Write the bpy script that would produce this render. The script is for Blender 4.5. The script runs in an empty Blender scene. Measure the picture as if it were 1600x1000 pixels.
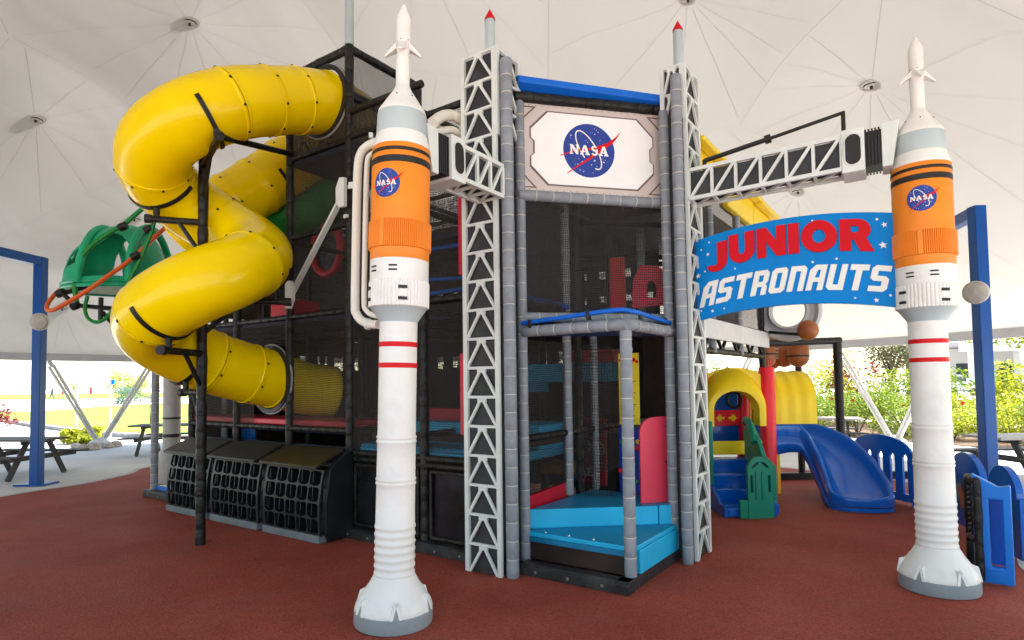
import bpy, bmesh, math, random
from mathutils import Vector, Matrix
from mathutils.geometry import tessellate_polygon
random.seed(7)
S = bpy.context.scene
COL = S.collection
R = math.radians
# ---------------------------------------------------------------- camera
H, FOC, CY, PIT, ROL = 1.7, 950.0, 555.0, math.atan(42/950), R(.8)
cp, sp, cr, sr = math.cos(PIT), math.sin(PIT), math.cos(ROL), math.sin(ROL)
cam = bpy.data.cameras.new('camera'); camo = bpy.data.objects.new('camera', cam); COL.objects.link(camo)
cam.sensor_width = 36; cam.lens = FOC/1600*36; cam.shift_y = (CY-500)/1600
cam.clip_start = .05; cam.clip_end = 2000
r0, u0, f0 = Vector((1,0,0)), Vector((0,-sp,cp)), Vector((0,cp,sp))
rv, uv_ = r0*cr-u0*sr, r0*sr+u0*cr
m4 = Matrix((rv, uv_, -f0)).transposed().to_4x4(); m4.translation = (0,0,H)
camo.matrix_world = m4
S.camera = camo
# ---------------------------------------------------------------- light
SUN_EL, SUN_AZ = 52, 62       # azimuth measured from +Y towards +X
w = bpy.data.worlds.new('World'); S.world = w; w.use_nodes = True
nt = w.node_tree; bg = nt.nodes['Background']
sky = nt.nodes.new('ShaderNodeTexSky'); sky.sky_type = 'NISHITA'; sky.sun_disc = False
sky.sun_elevation = R(SUN_EL); sky.sun_rotation = R(SUN_AZ)
sky.dust_density = 1.2
tint = nt.nodes.new('ShaderNodeMixRGB'); tint.blend_type = 'MULTIPLY'; tint.inputs[0].default_value = 1; tint.inputs[2].default_value = (1,.94,.84,1)
nt.links.new(sky.outputs[0], tint.inputs[1]); nt.links.new(tint.outputs[0], bg.inputs[0]); bg.inputs[1].default_value = .15
sun = bpy.data.lights.new('sun', 'SUN'); sun.energy = 5; sun.angle = R(.5); sun.color = (1,.95,.88)
suno = bpy.data.objects.new('sun', sun); COL.objects.link(suno)
sd = Vector((math.sin(R(SUN_AZ))*math.cos(R(SUN_EL)), math.cos(R(SUN_AZ))*math.cos(R(SUN_EL)), math.sin(R(SUN_EL))))
suno.rotation_euler = sd.to_track_quat('Z','Y').to_euler(); suno.location = (0,0,30)
S.view_settings.view_transform = 'Standard'; S.view_settings.look = 'None'
S.view_settings.exposure = 2.2; S.view_settings.gamma = 1
S.cycles.max_bounces = 10; S.cycles.diffuse_bounces = 6; S.cycles.transparent_max_bounces = 24
S.cycles.transmission_bounces = 6; S.cycles.use_denoising = True
S.cycles.caustics_reflective = False; S.cycles.caustics_refractive = False

# ---------------------------------------------------------------- photo geometry
def ray(px, py):
    x=(px-800)/FOC; u=(CY-py)/FOC
    x,u = x*cr+u*sr, -x*sr+u*cr
    return Vector((x, cp-u*sp, sp+u*cp))
def G(px, py, z=0):                 # the point of height z seen there
    d=ray(px,py); t=(z-H)/d.z; return Vector((d.x*t, d.y*t, z))
def Yp(px, py, y):                  # the point at depth y
    d=ray(px,py); t=y/d.y; return Vector((d.x*t, y, H+d.z*t))
def plane(px, py, p0, n):
    d=ray(px,py); c=Vector((0,0,H)); t=(Vector(p0)-c).dot(n)/d.dot(n); return c+d*t
ANG = R(35)
A = Vector((math.cos(ANG), -math.sin(ANG), 0)); B = Vector((math.sin(ANG), math.cos(ANG), 0)); O = Vector((.95,4.98,0)); Z = Vector((0,0,1))
def AB(a, b, z=0): return O + A*a + B*b + Z*z
def PB(px, py, b=0):
    p = plane(px,py,O+B*b,B); return ((p-O).dot(A), p.z)
def PA(px, py, a=0):
    p = plane(px,py,O+A*a,A); return ((p-O).dot(B), p.z)

# ---------------------------------------------------------------- materials
MATS = {}
def mat(name, col, rough=.5, var=.08, vscale=6, bump=0, bscale=40, metal=0, spec=.28, dirt=0, dirtcol=(.12,.1,.08), coat=0):
    if name in MATS: return MATS[name]
    m = bpy.data.materials.new(name); m.use_nodes = True; MATS[name] = m
    n = m.node_tree; b = n.nodes['Principled BSDF']; L = n.links
    b.inputs['Roughness'].default_value = rough; b.inputs['Metallic'].default_value = metal
    b.inputs['Specular IOR Level'].default_value = spec
    if coat: b.inputs['Coat Weight'].default_value = coat; b.inputs['Coat Roughness'].default_value = .12
    tc = n.nodes.new('ShaderNodeTexCoord')
    nz = n.nodes.new('ShaderNodeTexNoise'); nz.inputs['Scale'].default_value = vscale; nz.inputs['Detail'].default_value = 6
    L.new(tc.outputs['Object'], nz.inputs['Vector'])
    rp = n.nodes.new('ShaderNodeValToRGB'); L.new(nz.outputs['Fac'], rp.inputs['Fac'])
    lo = tuple(max(0,c*(1-var*1.6)) for c in col); hi = tuple(min(1,c*(1+var)) for c in col)
    rp.color_ramp.elements[0].position = .3; rp.color_ramp.elements[1].position = .7
    rp.color_ramp.elements[0].color = (*lo,1); rp.color_ramp.elements[1].color = (*hi,1)
    out = rp.outputs['Color']
    if dirt:
        n2 = n.nodes.new('ShaderNodeTexNoise'); n2.inputs['Scale'].default_value = 2.3; n2.inputs['Detail'].default_value = 9; n2.inputs['Roughness'].default_value=.7
        L.new(tc.outputs['Object'], n2.inputs['Vector'])
        r2 = n.nodes.new('ShaderNodeMapRange'); r2.inputs[1].default_value=.52; r2.inputs[2].default_value=.75; r2.inputs[4].default_value=dirt
        L.new(n2.outputs['Fac'], r2.inputs[0])
        mx = n.nodes.new('ShaderNodeMixRGB'); mx.inputs[2].default_value = (*dirtcol,1)
        L.new(r2.outputs[0], mx.inputs[0]); L.new(out, mx.inputs[1]); out = mx.outputs[0]
    L.new(out, b.inputs['Base Color'])
    r3 = n.nodes.new('ShaderNodeMapRange'); r3.inputs[3].default_value = max(.03,rough-.08); r3.inputs[4].default_value = min(1,rough+.1)
    L.new(nz.outputs['Fac'], r3.inputs[0]); L.new(r3.outputs[0], b.inputs['Roughness'])
    if bump:
        n3 = n.nodes.new('ShaderNodeTexNoise'); n3.inputs['Scale'].default_value = bscale; n3.inputs['Detail'].default_value = 5
        L.new(tc.outputs['Object'], n3.inputs['Vector'])
        bp = n.nodes.new('ShaderNodeBump'); bp.inputs['Strength'].default_value = bump; bp.inputs['Distance'].default_value = .02
        L.new(n3.outputs['Fac'], bp.inputs['Height']); L.new(bp.outputs[0], b.inputs['Normal'])
    return m
white = mat('rocket_white', (.74,.72,.665), .42, .03, 3, .08, 18, dirt=.45, dirtcol=(.50,.46,.38))
cream = mat('cream_paint', (.72,.68,.58), .45, .05, 3, .05, 25)
orange = mat('tank_orange', (.80,.235,.018), .45, .05, 4, .06, 40, dirt=.35, dirtcol=(.58,.19,.04))
greyblue = mat('pale_grey_blue', (.42,.48,.48), .45, .05, 4, dirt=.15, dirtcol=(.3,.3,.28))
basegrey = mat('base_grey', (.25,.28,.29), .6, .08, 5, .1, 30, dirt=.3)
red = mat('stripe_red', (.60,.008,.015), .45, .05, spec=.15)
blackp = mat('black_paint', (.018,.017,.016), .45, .1)
lattice = mat('lattice_paint', (.64,.67,.63), .5, .05, 5, .06, 30, dirt=.25, dirtcol=(.3,.28,.24))
darkpanel = mat('dark_panel', (.034,.035,.037), .55, .25, 7, .1, 20, dirt=.3, dirtcol=(.1,.1,.1))
pad_grey = mat('grey_pad', (.23,.25,.27), .5, .12, 9, .25, 18, dirt=.2, dirtcol=(.12,.12,.11))
tie = mat('pale_tie', (.5,.47,.42), .6, .1)
pad_black = mat('black_pad', (.012,.011,.010), .42, .3, 14, .7, 24, dirt=.4, dirtcol=(.075,.075,.05))
tie_black = mat('black_tie', (.008,.008,.008), .6, .1)
yellow = mat('slide_yellow', (.84,.60,.0), .2, .03, 2.5, .04, 4, spec=.2, dirt=.12, dirtcol=(.6,.33,.02))
playyellow = mat('toy_yellow', (.85,.60,.01), .35, .04, 4)
playred = mat('toy_red', (.76,.018,.035), .33, .04, 4)
playblue = mat('toy_blue', (.003,.11,.50), .17, .06, 3, .03, 10, spec=.45)
playgreen = mat('toy_green', (.006,.21,.13), .35, .06, 4, .04, 12)
postblue = mat('post_blue', (.0,.065,.28), .35, .08, 3, dirt=.12)
gateblue = mat('gate_blue', (.006,.16,.58), .4, .08, 4, .05, 20, dirt=.1)
signblue = mat('sign_blue', (.0,.20,.56), .45, .04, 6, .04, 30, spec=.12)
foamblue = mat('foam_blue', (.004,.12,.55), .5, .06, 6, .1, 15)
stepblue = mat('step_blue', (.015,.27,.46), .42, .12, 4, .1, 10, dirt=.25, dirtcol=(.02,.12,.2))
steplight = mat('step_light_blue', (.015,.40,.66), .4, .06, 3, .05, 10)
signwhite = mat('lettering_white', (.78,.77,.70), .5, .03)
beige = mat('panel_beige', (.55,.47,.43), .55, .04, 5, .05, 20)
brownline = mat('panel_brown', (.16,.11,.10), .6, .1)
logoblue = mat('emblem_blue', (.022,.05,.27), .45, .08, 30)
panelred = mat('panel_red', (.50,.012,.03), .35, .06, 3, .04, 10)
coral = mat('panel_coral', (.78,.055,.10), .38, .05, 3, .03, 10)
darkblue = mat('deck_navy', (.01,.016,.05), .6, .2)
brown = mat('panel_dark_brown', (.03,.017,.013), .5, .3, 5, .1, 12)
binblack = mat('bin_plastic', (.011,.012,.014), .42, .2, 5, .12, 30, dirt=.25, dirtcol=(.05,.05,.055))
bingrey = mat('bin_kick_grey', (.14,.16,.17), .5, .12, 6, .1, 20)
lidmat = mat('lid_plastic', (.03,.03,.028), .4, .25, 3, .1, 30, dirt=.4, dirtcol=(.055,.05,.028))
green = mat('bubble_green', (.015,.36,.17), .32, .08, 3, .03, 8)
green2 = mat('tube_green', (.01,.22,.035), .4, .06)
orangetube = mat('hoop_orange', (.68,.11,.02), .4, .06)
ball = mat('ball_brown', (.33,.105,.035), .4, .08, 4)
metalw = mat('strut_white', (.50,.50,.49), .4, .04)
beamgrey = mat('ring_beam_grey', (.40,.40,.41), .55, .06, 3)
discm = mat('disc_metal', (.55,.53,.49), .45, .1, 9)
discd = mat('disc_dark', (.05,.04,.035), .6, .1)
speakerm = mat('speaker_grey', (.45,.42,.38), .55, .1, 12, .1, 60)
wood_d = mat('table_dark', (.055,.052,.05), .6, .3, 9, .2, 30)
tablewhite = mat('table_top_pale', (.40,.38,.36), .6, .12, 6, .1, 20)
signyellow = mat('notice_yellow', (.80,.60,.02), .45, .04)
shrubpale = mat('shrub_blue_green', (.10,.19,.13), .7, .35, 1.5)

def leafmat(name, c1, c2):
    m = mat(name, c1, .5, .1); n = m.node_tree; b = n.nodes['Principled BSDF']; L = n.links
    oi = n.nodes.new('ShaderNodeNewGeometry')
    mx = n.nodes.new('ShaderNodeMixRGB'); mx.inputs[1].default_value=(*c1,1); mx.inputs[2].default_value=(*c2,1)
    L.new(oi.outputs['Random Per Island'], mx.inputs[0]); L.new(mx.outputs[0], b.inputs['Base Color'])
    tr = n.nodes.new('ShaderNodeBsdfTranslucent'); L.new(mx.outputs[0], tr.inputs[0])
    ms = n.nodes.new('ShaderNodeMixShader'); ms.inputs[0].default_value=.5
    L.new(b.outputs[0], ms.inputs[1]); L.new(tr.outputs[0], ms.inputs[2]); L.new(ms.outputs[0], n.nodes['Material Output'].inputs[0])
    return m
leaf_y = leafmat('leaf_yellow_green', (.17,.23,.012), (.42,.42,.03))
leaf_g = leafmat('leaf_green', (.08,.15,.015), (.26,.33,.04))
leaf_r = leafmat('leaf_red', (.12,.02,.02), (.24,.06,.05))
leaf_p = leafmat('leaf_blue_green', (.06,.14,.09), (.16,.26,.18))
bark = mat('bark', (.12,.09,.07), .8, .2, 9, .3, 30)

def netmat(name, col, cell, fill, extra=0.0):
    m = bpy.data.materials.new(name); m.use_nodes=True; n=m.node_tree; L=n.links; MATS[name]=m
    b=n.nodes['Principled BSDF']; b.inputs['Base Color'].default_value=(*col,1); b.inputs['Roughness'].default_value=.8
    u=n.nodes.new('ShaderNodeUVMap'); sx=n.nodes.new('ShaderNodeSeparateXYZ')
    nz=n.nodes.new('ShaderNodeTexNoise'); nz.inputs['Scale'].default_value=2.2; nz.inputs['Detail'].default_value=2; L.new(u.outputs[0], nz.inputs['Vector'])
    sc=n.nodes.new('ShaderNodeVectorMath'); sc.operation='SCALE'; sc.inputs['Scale'].default_value=.09; L.new(nz.outputs['Color'], sc.inputs[0])
    ad=n.nodes.new('ShaderNodeVectorMath'); ad.operation='ADD'; L.new(u.outputs[0], ad.inputs[0]); L.new(sc.outputs[0], ad.inputs[1]); L.new(ad.outputs[0], sx.inputs[0])
    outs=[]
    for k in (0,1):
        d=n.nodes.new('ShaderNodeMath'); d.operation='DIVIDE'; d.inputs[1].default_value=cell; L.new(sx.outputs[k], d.inputs[0])
        f=n.nodes.new('ShaderNodeMath'); f.operation='FRACT'; L.new(d.outputs[0], f.inputs[0])
        g=n.nodes.new('ShaderNodeMath'); g.operation='LESS_THAN'; g.inputs[1].default_value=fill; L.new(f.outputs[0], g.inputs[0]); outs.append(g)
    mx=n.nodes.new('ShaderNodeMath'); mx.operation='MAXIMUM'; L.new(outs[0].outputs[0], mx.inputs[0]); L.new(outs[1].outputs[0], mx.inputs[1])
    tr=n.nodes.new('ShaderNodeBsdfTransparent'); ms=n.nodes.new('ShaderNodeMixShader')
    L.new(mx.outputs[0], ms.inputs[0]); L.new(tr.outputs[0], ms.inputs[1]); L.new(b.outputs[0], ms.inputs[2])
    L.new(ms.outputs[0], n.nodes['Material Output'].inputs[0]); return m
net = netmat('black_net', (.024,.020,.017), .021, .27)
net_fine = netmat('black_net_fine', (.032,.027,.023), .016, .40)

# ---------------------------------------------------------------- mesh helpers
WL = {}
class MB:
    def __init__(s): s.v=[]; s.f=[]; s.m=[]; s.uv={}
    def add(s, vs, fs, m=0):
        o=len(s.v); s.v += [tuple(v) for v in vs]
        for f in fs: s.f.append([i+o for i in f]); s.m.append(m)
        return s
    def box(s, x0,x1,y0,y1,z0,z1, T=None, m=0):
        vs=[(x,y,z) for z in (z0,z1) for y in (y0,y1) for x in (x0,x1)]
        if T: vs=[T(*v) for v in vs]
        return s.add(vs, [(0,2,3,1),(4,5,7,6),(0,1,5,4),(1,3,7,5),(3,2,6,7),(2,0,4,6)], m)
    def bar(s, p, q, w, h=None, m=0, up=Z):
        p=Vector(p); q=Vector(q); h=h or w; d=(q-p).normalized(); up=Vector(up)
        if abs(d.dot(up))>.98: up=Vector((.6,.8,0))
        x=d.cross(up).normalized(); y=x.cross(d).normalized()
        vs=[b+x*sx*w/2+y*sy*h/2 for b in (p,q) for sy in (-1,1) for sx in (-1,1)]
        return s.add(vs, [(0,1,3,2),(4,6,7,5),(0,4,5,1),(1,5,7,3),(3,7,6,2),(2,6,4,0)], m)
    def tube(s, pts, r, n=12, m=0, cap=True, closed=False):
        pts=[Vector(p) for p in pts]; k=len(pts); rs = r if isinstance(r,(list,tuple)) else [r]*k
        x=None; rings=[]
        for i,p in enumerate(pts):
            if closed: t=(pts[(i+1)%k]-pts[i-1]).normalized()
            else: t=(pts[min(i+1,k-1)]-pts[max(i-1,0)]).normalized()
            if x is None:
                a=Vector((0,0,1)) if abs(t.z)<.9 else Vector((1,0,0)); x=t.cross(a).normalized()
            x=(x-t*x.dot(t)).normalized(); y=t.cross(x)
            rings.append([p+(x*math.cos(2*math.pi*j/n)+y*math.sin(2*math.pi*j/n))*rs[i] for j in range(n)])
        vs=[v for rg in rings for v in rg]; fs=[]
        for i in range(k if closed else k-1):
            i2=(i+1)%k
            for j in range(n): fs.append((i*n+j, i*n+(j+1)%n, i2*n+(j+1)%n, i2*n+j))
        if cap and not closed: fs += [tuple(range(n))[::-1], tuple((k-1)*n+j for j in range(n))]
        return s.add(vs, fs, m)
    def lathe(s, prof, n=40, c=(0,0,0), m=0, ms=None, rf=None, cap=False):
        c=Vector(c); vs=[]; fs=[]
        for i,(r,z) in enumerate(prof):
            for j in range(n):
                a=2*math.pi*j/n; rr=r*(rf(i,a) if rf else 1)
                vs.append(c+Vector((rr*math.cos(a), rr*math.sin(a), z)))
        o=len(s.v); s.v+=[tuple(v) for v in vs]
        for i in range(len(prof)-1):
            for j in range(n):
                s.f.append([o+i*n+j,o+i*n+(j+1)%n,o+(i+1)*n+(j+1)%n,o+(i+1)*n+j]); s.m.append(ms[i] if ms else m)
        if cap:
            s.f.append([o+j for j in range(n)][::-1]); s.m.append(m)
            s.f.append([o+(len(prof)-1)*n+j for j in range(n)]); s.m.append(m)
        return s
    def sheet(s, contours, T, th=0, m=0):            # filled 2d contours (outer, holes...), T(u,v,w)->point, thickness along w
        cs=[[Vector((p[0],p[1],0)) for p in c] for c in contours]
        tris=tessellate_polygon(cs); flat=[p for c in cs for p in c]; n=len(flat)
        if th==0: return s.add([T(p.x,p.y,0) for p in flat], tris, m)
        vs=[T(p.x,p.y,th) for p in flat]+[T(p.x,p.y,0) for p in flat]
        fs=[tuple(t) for t in tris]+[tuple(i+n for i in t)[::-1] for t in tris]
        o=0
        for c in cs:
            k=len(c)
            for i in range(k): fs.append((o+i,o+(i+1)%k,n+o+(i+1)%k,n+o+i))
            o+=k
        return s.add(vs, fs, m)
    def uvquad(s, p, du, dv, m=0, nu=1):             # a net sheet: uv in metres
        p=Vector(p); du=Vector(du); dv=Vector(dv); k=len(s.f)
        s.add([p,p+du,p+du+dv,p+dv],[(0,1,2,3)],m); lu,lv=du.length,dv.length
        s.uv[k]=[(0,0),(lu,0),(lu,lv),(0,lv)]; return s
    def build(s, name, mats, parent=None, smooth=False, bevel=0, world=True, auto=None):
        off = WL.get(parent.name, Vector()) if (parent and world) else Vector()
        me=bpy.data.meshes.new(name)
        me.from_pydata([tuple(Vector(v)-off) for v in s.v], [], s.f)
        if not isinstance(mats,(list,tuple)): mats=[mats]
        for m in mats: me.materials.append(m)
        for p,mi in zip(me.polygons, s.m): p.material_index=mi
        if s.uv:
            ul=me.uv_layers.new(name='UVMap')
            for k,uvs in s.uv.items():
                for li,q in zip(me.polygons[k].loop_indices, uvs): ul.data[li].uv=q
        me.validate(clean_customdata=False)
        bm=bmesh.new(); bm.from_mesh(me); bmesh.ops.recalc_face_normals(bm, faces=bm.faces) if not s.uv else None; bm.to_mesh(me); bm.free()
        if smooth:
            for p in me.polygons: p.use_smooth=True
            me.set_sharp_from_angle(angle=R(auto or 38))
        o=bpy.data.objects.new(name, me); COL.objects.link(o)
        if parent: o.parent=parent
        WL[o.name]=off
        if bevel:
            bv=o.modifiers.new('bevel','BEVEL'); bv.width=bevel; bv.segments=2; bv.limit_method='ANGLE'; bv.angle_limit=R(40)
        return o
def tag(o, label=None, cat=None, group=None, kind=None):
    if label: o['label']=label
    if cat: o['category']=cat
    if group: o['group']=group
    if kind: o['kind']=kind
    return o
def thing(name, label, cat, loc=(0,0,0), group=None, rz=0):
    o=bpy.data.objects.new(name,None); COL.objects.link(o); o.location=loc; o.rotation_euler=(0,0,rz)
    o.empty_display_size=.1; WL[o.name]=Vector(loc); return tag(o,label,cat,group)
def solo(o, label, cat, group=None, kind=None):      # re-origin a single-mesh thing at its base
    vs=o.data.vertices
    lo=Vector((min(v.co.x for v in vs),min(v.co.y for v in vs),min(v.co.z for v in vs))); hi=Vector((max(v.co.x for v in vs),max(v.co.y for v in vs),0))
    c=Vector(((lo.x+hi.x)/2,(lo.y+hi.y)/2,lo.z)); o.data.transform(Matrix.Translation(-c)); o.location=c
    return tag(o,label,cat,group,kind)
def dup(root, loc, rz=0, label=None, group=None):
    r=root.copy(); COL.objects.link(r); r.location=loc; r.rotation_euler=(0,0,rz); WL[r.name]=Vector(loc)
    if label: r['label']=label
    if group: r['group']=group
    for ch in list(root.children):
        c=ch.copy(); COL.objects.link(c); c.parent=r
        for g in list(ch.children):
            d=g.copy(); COL.objects.link(d); d.parent=c
    return r
def arc(cx,cy,rx,ry,a0,a1,n=10):
    return [(cx+rx*math.cos(R(a0+(a1-a0)*i/n)), cy+ry*math.sin(R(a0+(a1-a0)*i/n))) for i in range(n+1)]
def smoothpts(pts, k=6):
    pts=[Vector(p) for p in pts]; out=[]
    P=[pts[0]*2-pts[1]]+pts+[pts[-1]*2-pts[-2]]
    for i in range(1,len(P)-2):
        for j in range(k):
            t=j/k; a,b,c,d=P[i-1],P[i],P[i+1],P[i+2]
            out.append(.5*((2*b)+(c-a)*t+(2*a-5*b+4*c-d)*t*t+(3*b-a-3*c+d)*t**3))
    out.append(pts[-1]); return out
def padpost(mb, p, q, r=.05, step=.155, tm=1, lump=.0):      # foam padded pipe with cable ties
    p=Vector(p); q=Vector(q); L=(q-p).length; n=max(2,int(L/step)); pts=[]; rs=[]
    ph=random.random()*6
    for i in range(n+1):
        for e in ((-.03,1),(0,.93),(.03,1)):
            t=(i+e[0]*2)/n
            if 0<=t<=1: pts.append(p.lerp(q,t)); rs.append(r*e[1]*(1+lump*math.sin(i*1.7+ph)))
        if i<n: pts.append(p.lerp(q,(i+.5)/n)); rs.append(r*(1.03+lump*math.sin(i*2.3+ph)))
    mb.tube(pts, rs, 12, 0)
    d=(q-p).normalized()
    for i in range(1,n):
        c=p.lerp(q,i/n); mb.tube([c-d*.004,c+d*.004], r*1.035, 10, tm)
# ================================================================ SETTING
DC, DR, RZ = Vector((-2.2, 9.0, 0)), 12.6, 2.62
def sheet_mat(name, c1, c2, scale, bump, rough=.85, grain=0, con=.32, dust=None):
    m=mat(name, c1, rough, .01); n=m.node_tree; L=n.links; b=n.nodes['Principled BSDF']
    tc=n.nodes.new('ShaderNodeTexCoord')
    a=n.nodes.new('ShaderNodeTexNoise'); a.inputs['Scale'].default_value=scale; a.inputs['Detail'].default_value=8; L.new(tc.outputs['Object'], a.inputs['Vector'])
    g=n.nodes.new('ShaderNodeTexNoise'); g.inputs['Scale'].default_value=grain or scale*20; g.inputs['Detail'].default_value=3; L.new(tc.outputs['Object'], g.inputs['Vector'])
    r1=n.nodes.new('ShaderNodeMapRange'); r1.inputs[1].default_value=.35; r1.inputs[2].default_value=.65; L.new(a.outputs['Fac'], r1.inputs[0])
    mx=n.nodes.new('ShaderNodeMixRGB'); mx.inputs[1].default_value=(*c1,1); mx.inputs[2].default_value=(*c2,1); L.new(r1.outputs[0], mx.inputs[0])
    r2=n.nodes.new('ShaderNodeMapRange'); r2.inputs[1].default_value=.3; r2.inputs[2].default_value=.7; r2.inputs[3].default_value=1-con; r2.inputs[4].default_value=1+con; L.new(g.outputs['Fac'], r2.inputs[0])
    mu=n.nodes.new('ShaderNodeMixRGB'); mu.blend_type='MULTIPLY'; mu.inputs[0].default_value=1; L.new(mx.outputs[0], mu.inputs[1]); L.new(r2.outputs[0], mu.inputs[2])
    out=mu.outputs[0]
    if dust:
        q=n.nodes.new('ShaderNodeTexNoise'); q.inputs['Scale'].default_value=1.3; q.inputs['Detail'].default_value=10; q.inputs['Roughness'].default_value=.72; q.inputs['Distortion'].default_value=.6; L.new(tc.outputs['Object'], q.inputs['Vector'])
        r4=n.nodes.new('ShaderNodeMapRange'); r4.inputs[1].default_value=.5; r4.inputs[2].default_value=.74; r4.inputs[4].default_value=.38; L.new(q.outputs['Fac'], r4.inputs[0])
        m4=n.nodes.new('ShaderNodeMixRGB'); m4.inputs[2].default_value=(*dust,1); L.new(r4.outputs[0], m4.inputs[0]); L.new(out, m4.inputs[1]); out=m4.outputs[0]
    L.new(out, b.inputs['Base Color'])
    for l in list(b.inputs['Roughness'].links): L.remove(l)
    b.inputs['Roughness'].default_value=rough; b.inputs['Specular IOR Level'].default_value=.1
    bp=n.nodes.new('ShaderNodeBump'); bp.inputs['Strength'].default_value=bump; bp.inputs['Distance'].default_value=.01
    L.new(g.outputs['Fac'], bp.inputs['Height']); L.new(bp.outputs[0], b.inputs['Normal']); return m
m_conc = sheet_mat('concrete', (.52,.51,.50), (.68,.67,.65), .5, .12, .7, 70, .10, dust=(.33,.32,.30))
m_red = sheet_mat('red_rubber', (.245,.050,.031), (.325,.074,.047), .9, .8, .72, 75, dust=(.30,.13,.10))
m_grass = sheet_mat('grass_turf', (.11,.19,.03), (.20,.26,.05), .5, .8, .9, 30)
m_mulch = sheet_mat('mulch', (.10,.06,.04), (.16,.11,.08), 3, 1, .9, 25)

tag(MB().add([(-600,-300,0),(600,-300,0),(600,900,0),(-600,900,0)],[(0,1,2,3)]).build('ground', m_conc), kind='structure')
rr=[(-8.6,-6),(-8.7,2),(-8.6,6),(-8.05,9.6),(-7.6,10.8),(-7.5,12),(-7.7,13),(-6.5,14.2),(-3,15),(1.5,14.2),(4.2,12.6),(5.1,11.6),(6.0,10.4),(6.45,9.2),(6.32,8.02),(5.7,7.1),(4.75,5.85),(4.32,5.15),(3.9,3.6),(3.8,1),(3.8,-6)]
rp=smoothpts([(x,y,.008) for x,y in rr],5)
tag(MB().sheet([[(p.x,p.y) for p in rp]], lambda u,v,w: (u,v,.008)).build('rubber_floor', m_red), kind='structure')
# pale concrete border strip of the rubber floor
bd=MB(); 
for i in range(1,len(rp)-1):
    if rp[i].y<-1: continue
    def nn(i):
        t=(rp[min(i+1,len(rp)-1)]-rp[max(i-1,0)]).normalized(); return Vector((-t.y,t.x,0))
    a,b=rp[i],rp[i+1]; na,nb=nn(i),nn(min(i+1,len(rp)-2))
    bd.add([a-na*.0+Z*.004,b+Z*.004,b+nb*.11+Z*.004,a+na*.11+Z*.004],[(0,1,2,3)])
tag(bd.build('floor_border', mat('border_concrete',(.48,.47,.45),.7,.1,5,.2,30)), kind='structure')
gp=[(-700,650),(0,654),(60,664),(120,671),(180,678),(260,682),(420,684),(760,684),(760,634),(420,632),(260,630),(160,635),(60,643),(-700,641)]
tag(MB().sheet([[tuple(G(x,y)[:2]) for x,y in gp]], lambda u,v,w:(u,v,.02)).build('lawn', m_grass), kind='structure')
gp=[(-160,95),(-60,95),(-20,95),(-20,190),(-90,190),(-260,190)]
tag(MB().sheet([gp], lambda u,v,w:(u,v,.02)).build('far_lawn', m_grass), kind='structure')
kb=MB(); kp=[G(x,y) for x,y in [(-300,655),(0,658),(60,668),(120,675),(180,682),(260,686),(420,688)]]
for a,b in zip(kp,kp[1:]): kb.bar(a+Z*.07,b+Z*.07,.3,.14)
tag(kb.build('kerb', mat('kerb_concrete',(.22,.21,.20),.8,.25,4,.3,20)), kind='structure')
def ringp(th, r, z=0): return DC+Vector((math.cos(R(th))*r, math.sin(R(th))*r, z))
bed=[tuple(ringp(t,14.3)[:2]) for t in range(-12,64,4)]+[tuple(ringp(t,21)[:2]) for t in range(62,-14,-4)]
tag(MB().sheet([bed], lambda u,v,w:(u,v,.02)).build('planting_bed', m_mulch), kind='structure')
far=[tuple(ringp(t,23)[:2]) for t in range(-12,64,4)]+[tuple(ringp(t,48)[:2]) for t in range(62,-14,-4)]
tag(MB().sheet([far], lambda u,v,w:(u,v,.02)).build('side_lawn', m_grass), kind='structure')

# ---------------------------------------------------------------- canopy
def base_z(x,y):
    r=math.hypot(x-DC.x,y-DC.y)/DR
    return RZ+6.1*(1-min(r,1)**1.6)
def hit(px,py):
    d=ray(px,py); t=1.
    for _ in range(4000):
        t+=.01; p=Vector((0,0,H))+d*t
        if p.z>=base_z(p.x,p.y): return p
PK=[hit(*q) for q in [(296,67),(55,217),(1076,33),(1363,170),(97,498)]]
PK=[p for p in PK]
extra=[(-1.5,9.5),(2.2,10.5),(-3.4,2.6),(.6,2.2),(-8.2,4.8),(-5.5,12.5),(-2,14.5),(2.5,15.5),(6,12.5),(7.6,8.8),(5.2,3.6),(-10,8.6),(-6.5,17),(3.5,0.2),(-6.3,.6),(-9,14.4),(.6,6.4),(-2,18.6),(-1.3,-1)]
for x,y in extra:
    if all((Vector((x,y,0))-Vector((p.x,p.y,0))).length>2.3 for p in PK): PK.append(Vector((x,y,0)))
def cell(x,y):
    d=sorted((math.hypot(x-p.x,y-p.y),i) for i,p in enumerate(PK)); return d[0][0],d[1][0],d[0][1]
def cz(x,y):
    r=math.hypot(x-DC.x,y-DC.y)
    d0,d1,i=cell(x,y); e=min(1,max(0,(DR-r)/1.5))
    return base_z(x,y)+e*(.42*math.exp(-d0/.9)+.10*min(1.2,(d1-d0))-.12)
YCUT=.2  # fabric cut away out of view behind the camera to let skylight in
cv=MB(); N=176; rg=64; vs=[(DC.x,DC.y,cz(DC.x,DC.y))]
for i in range(1,rg+1):
    for j in range(N):
        a=2*math.pi*j/N; r=DR*i/rg; x=DC.x+math.cos(a)*r; y=DC.y+math.sin(a)*r; vs.append((x,y,cz(x,y)))
fs=[(0,1+j,1+(j+1)%N) for j in range(N)]
for i in range(rg-1):
    for j in range(N):
        a=1+i*N+j; b=1+i*N+(j+1)%N; fs.append((a,a+N,b+N,b)) if vs[a][1]>YCUT else None
cv.add(vs,fs)
m_fab=mat('canopy_fabric',(.45,.418,.378),.7,.035,.3,.12,3); n=m_fab.node_tree; L=n.links; b=n.nodes['Principled BSDF']
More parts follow.
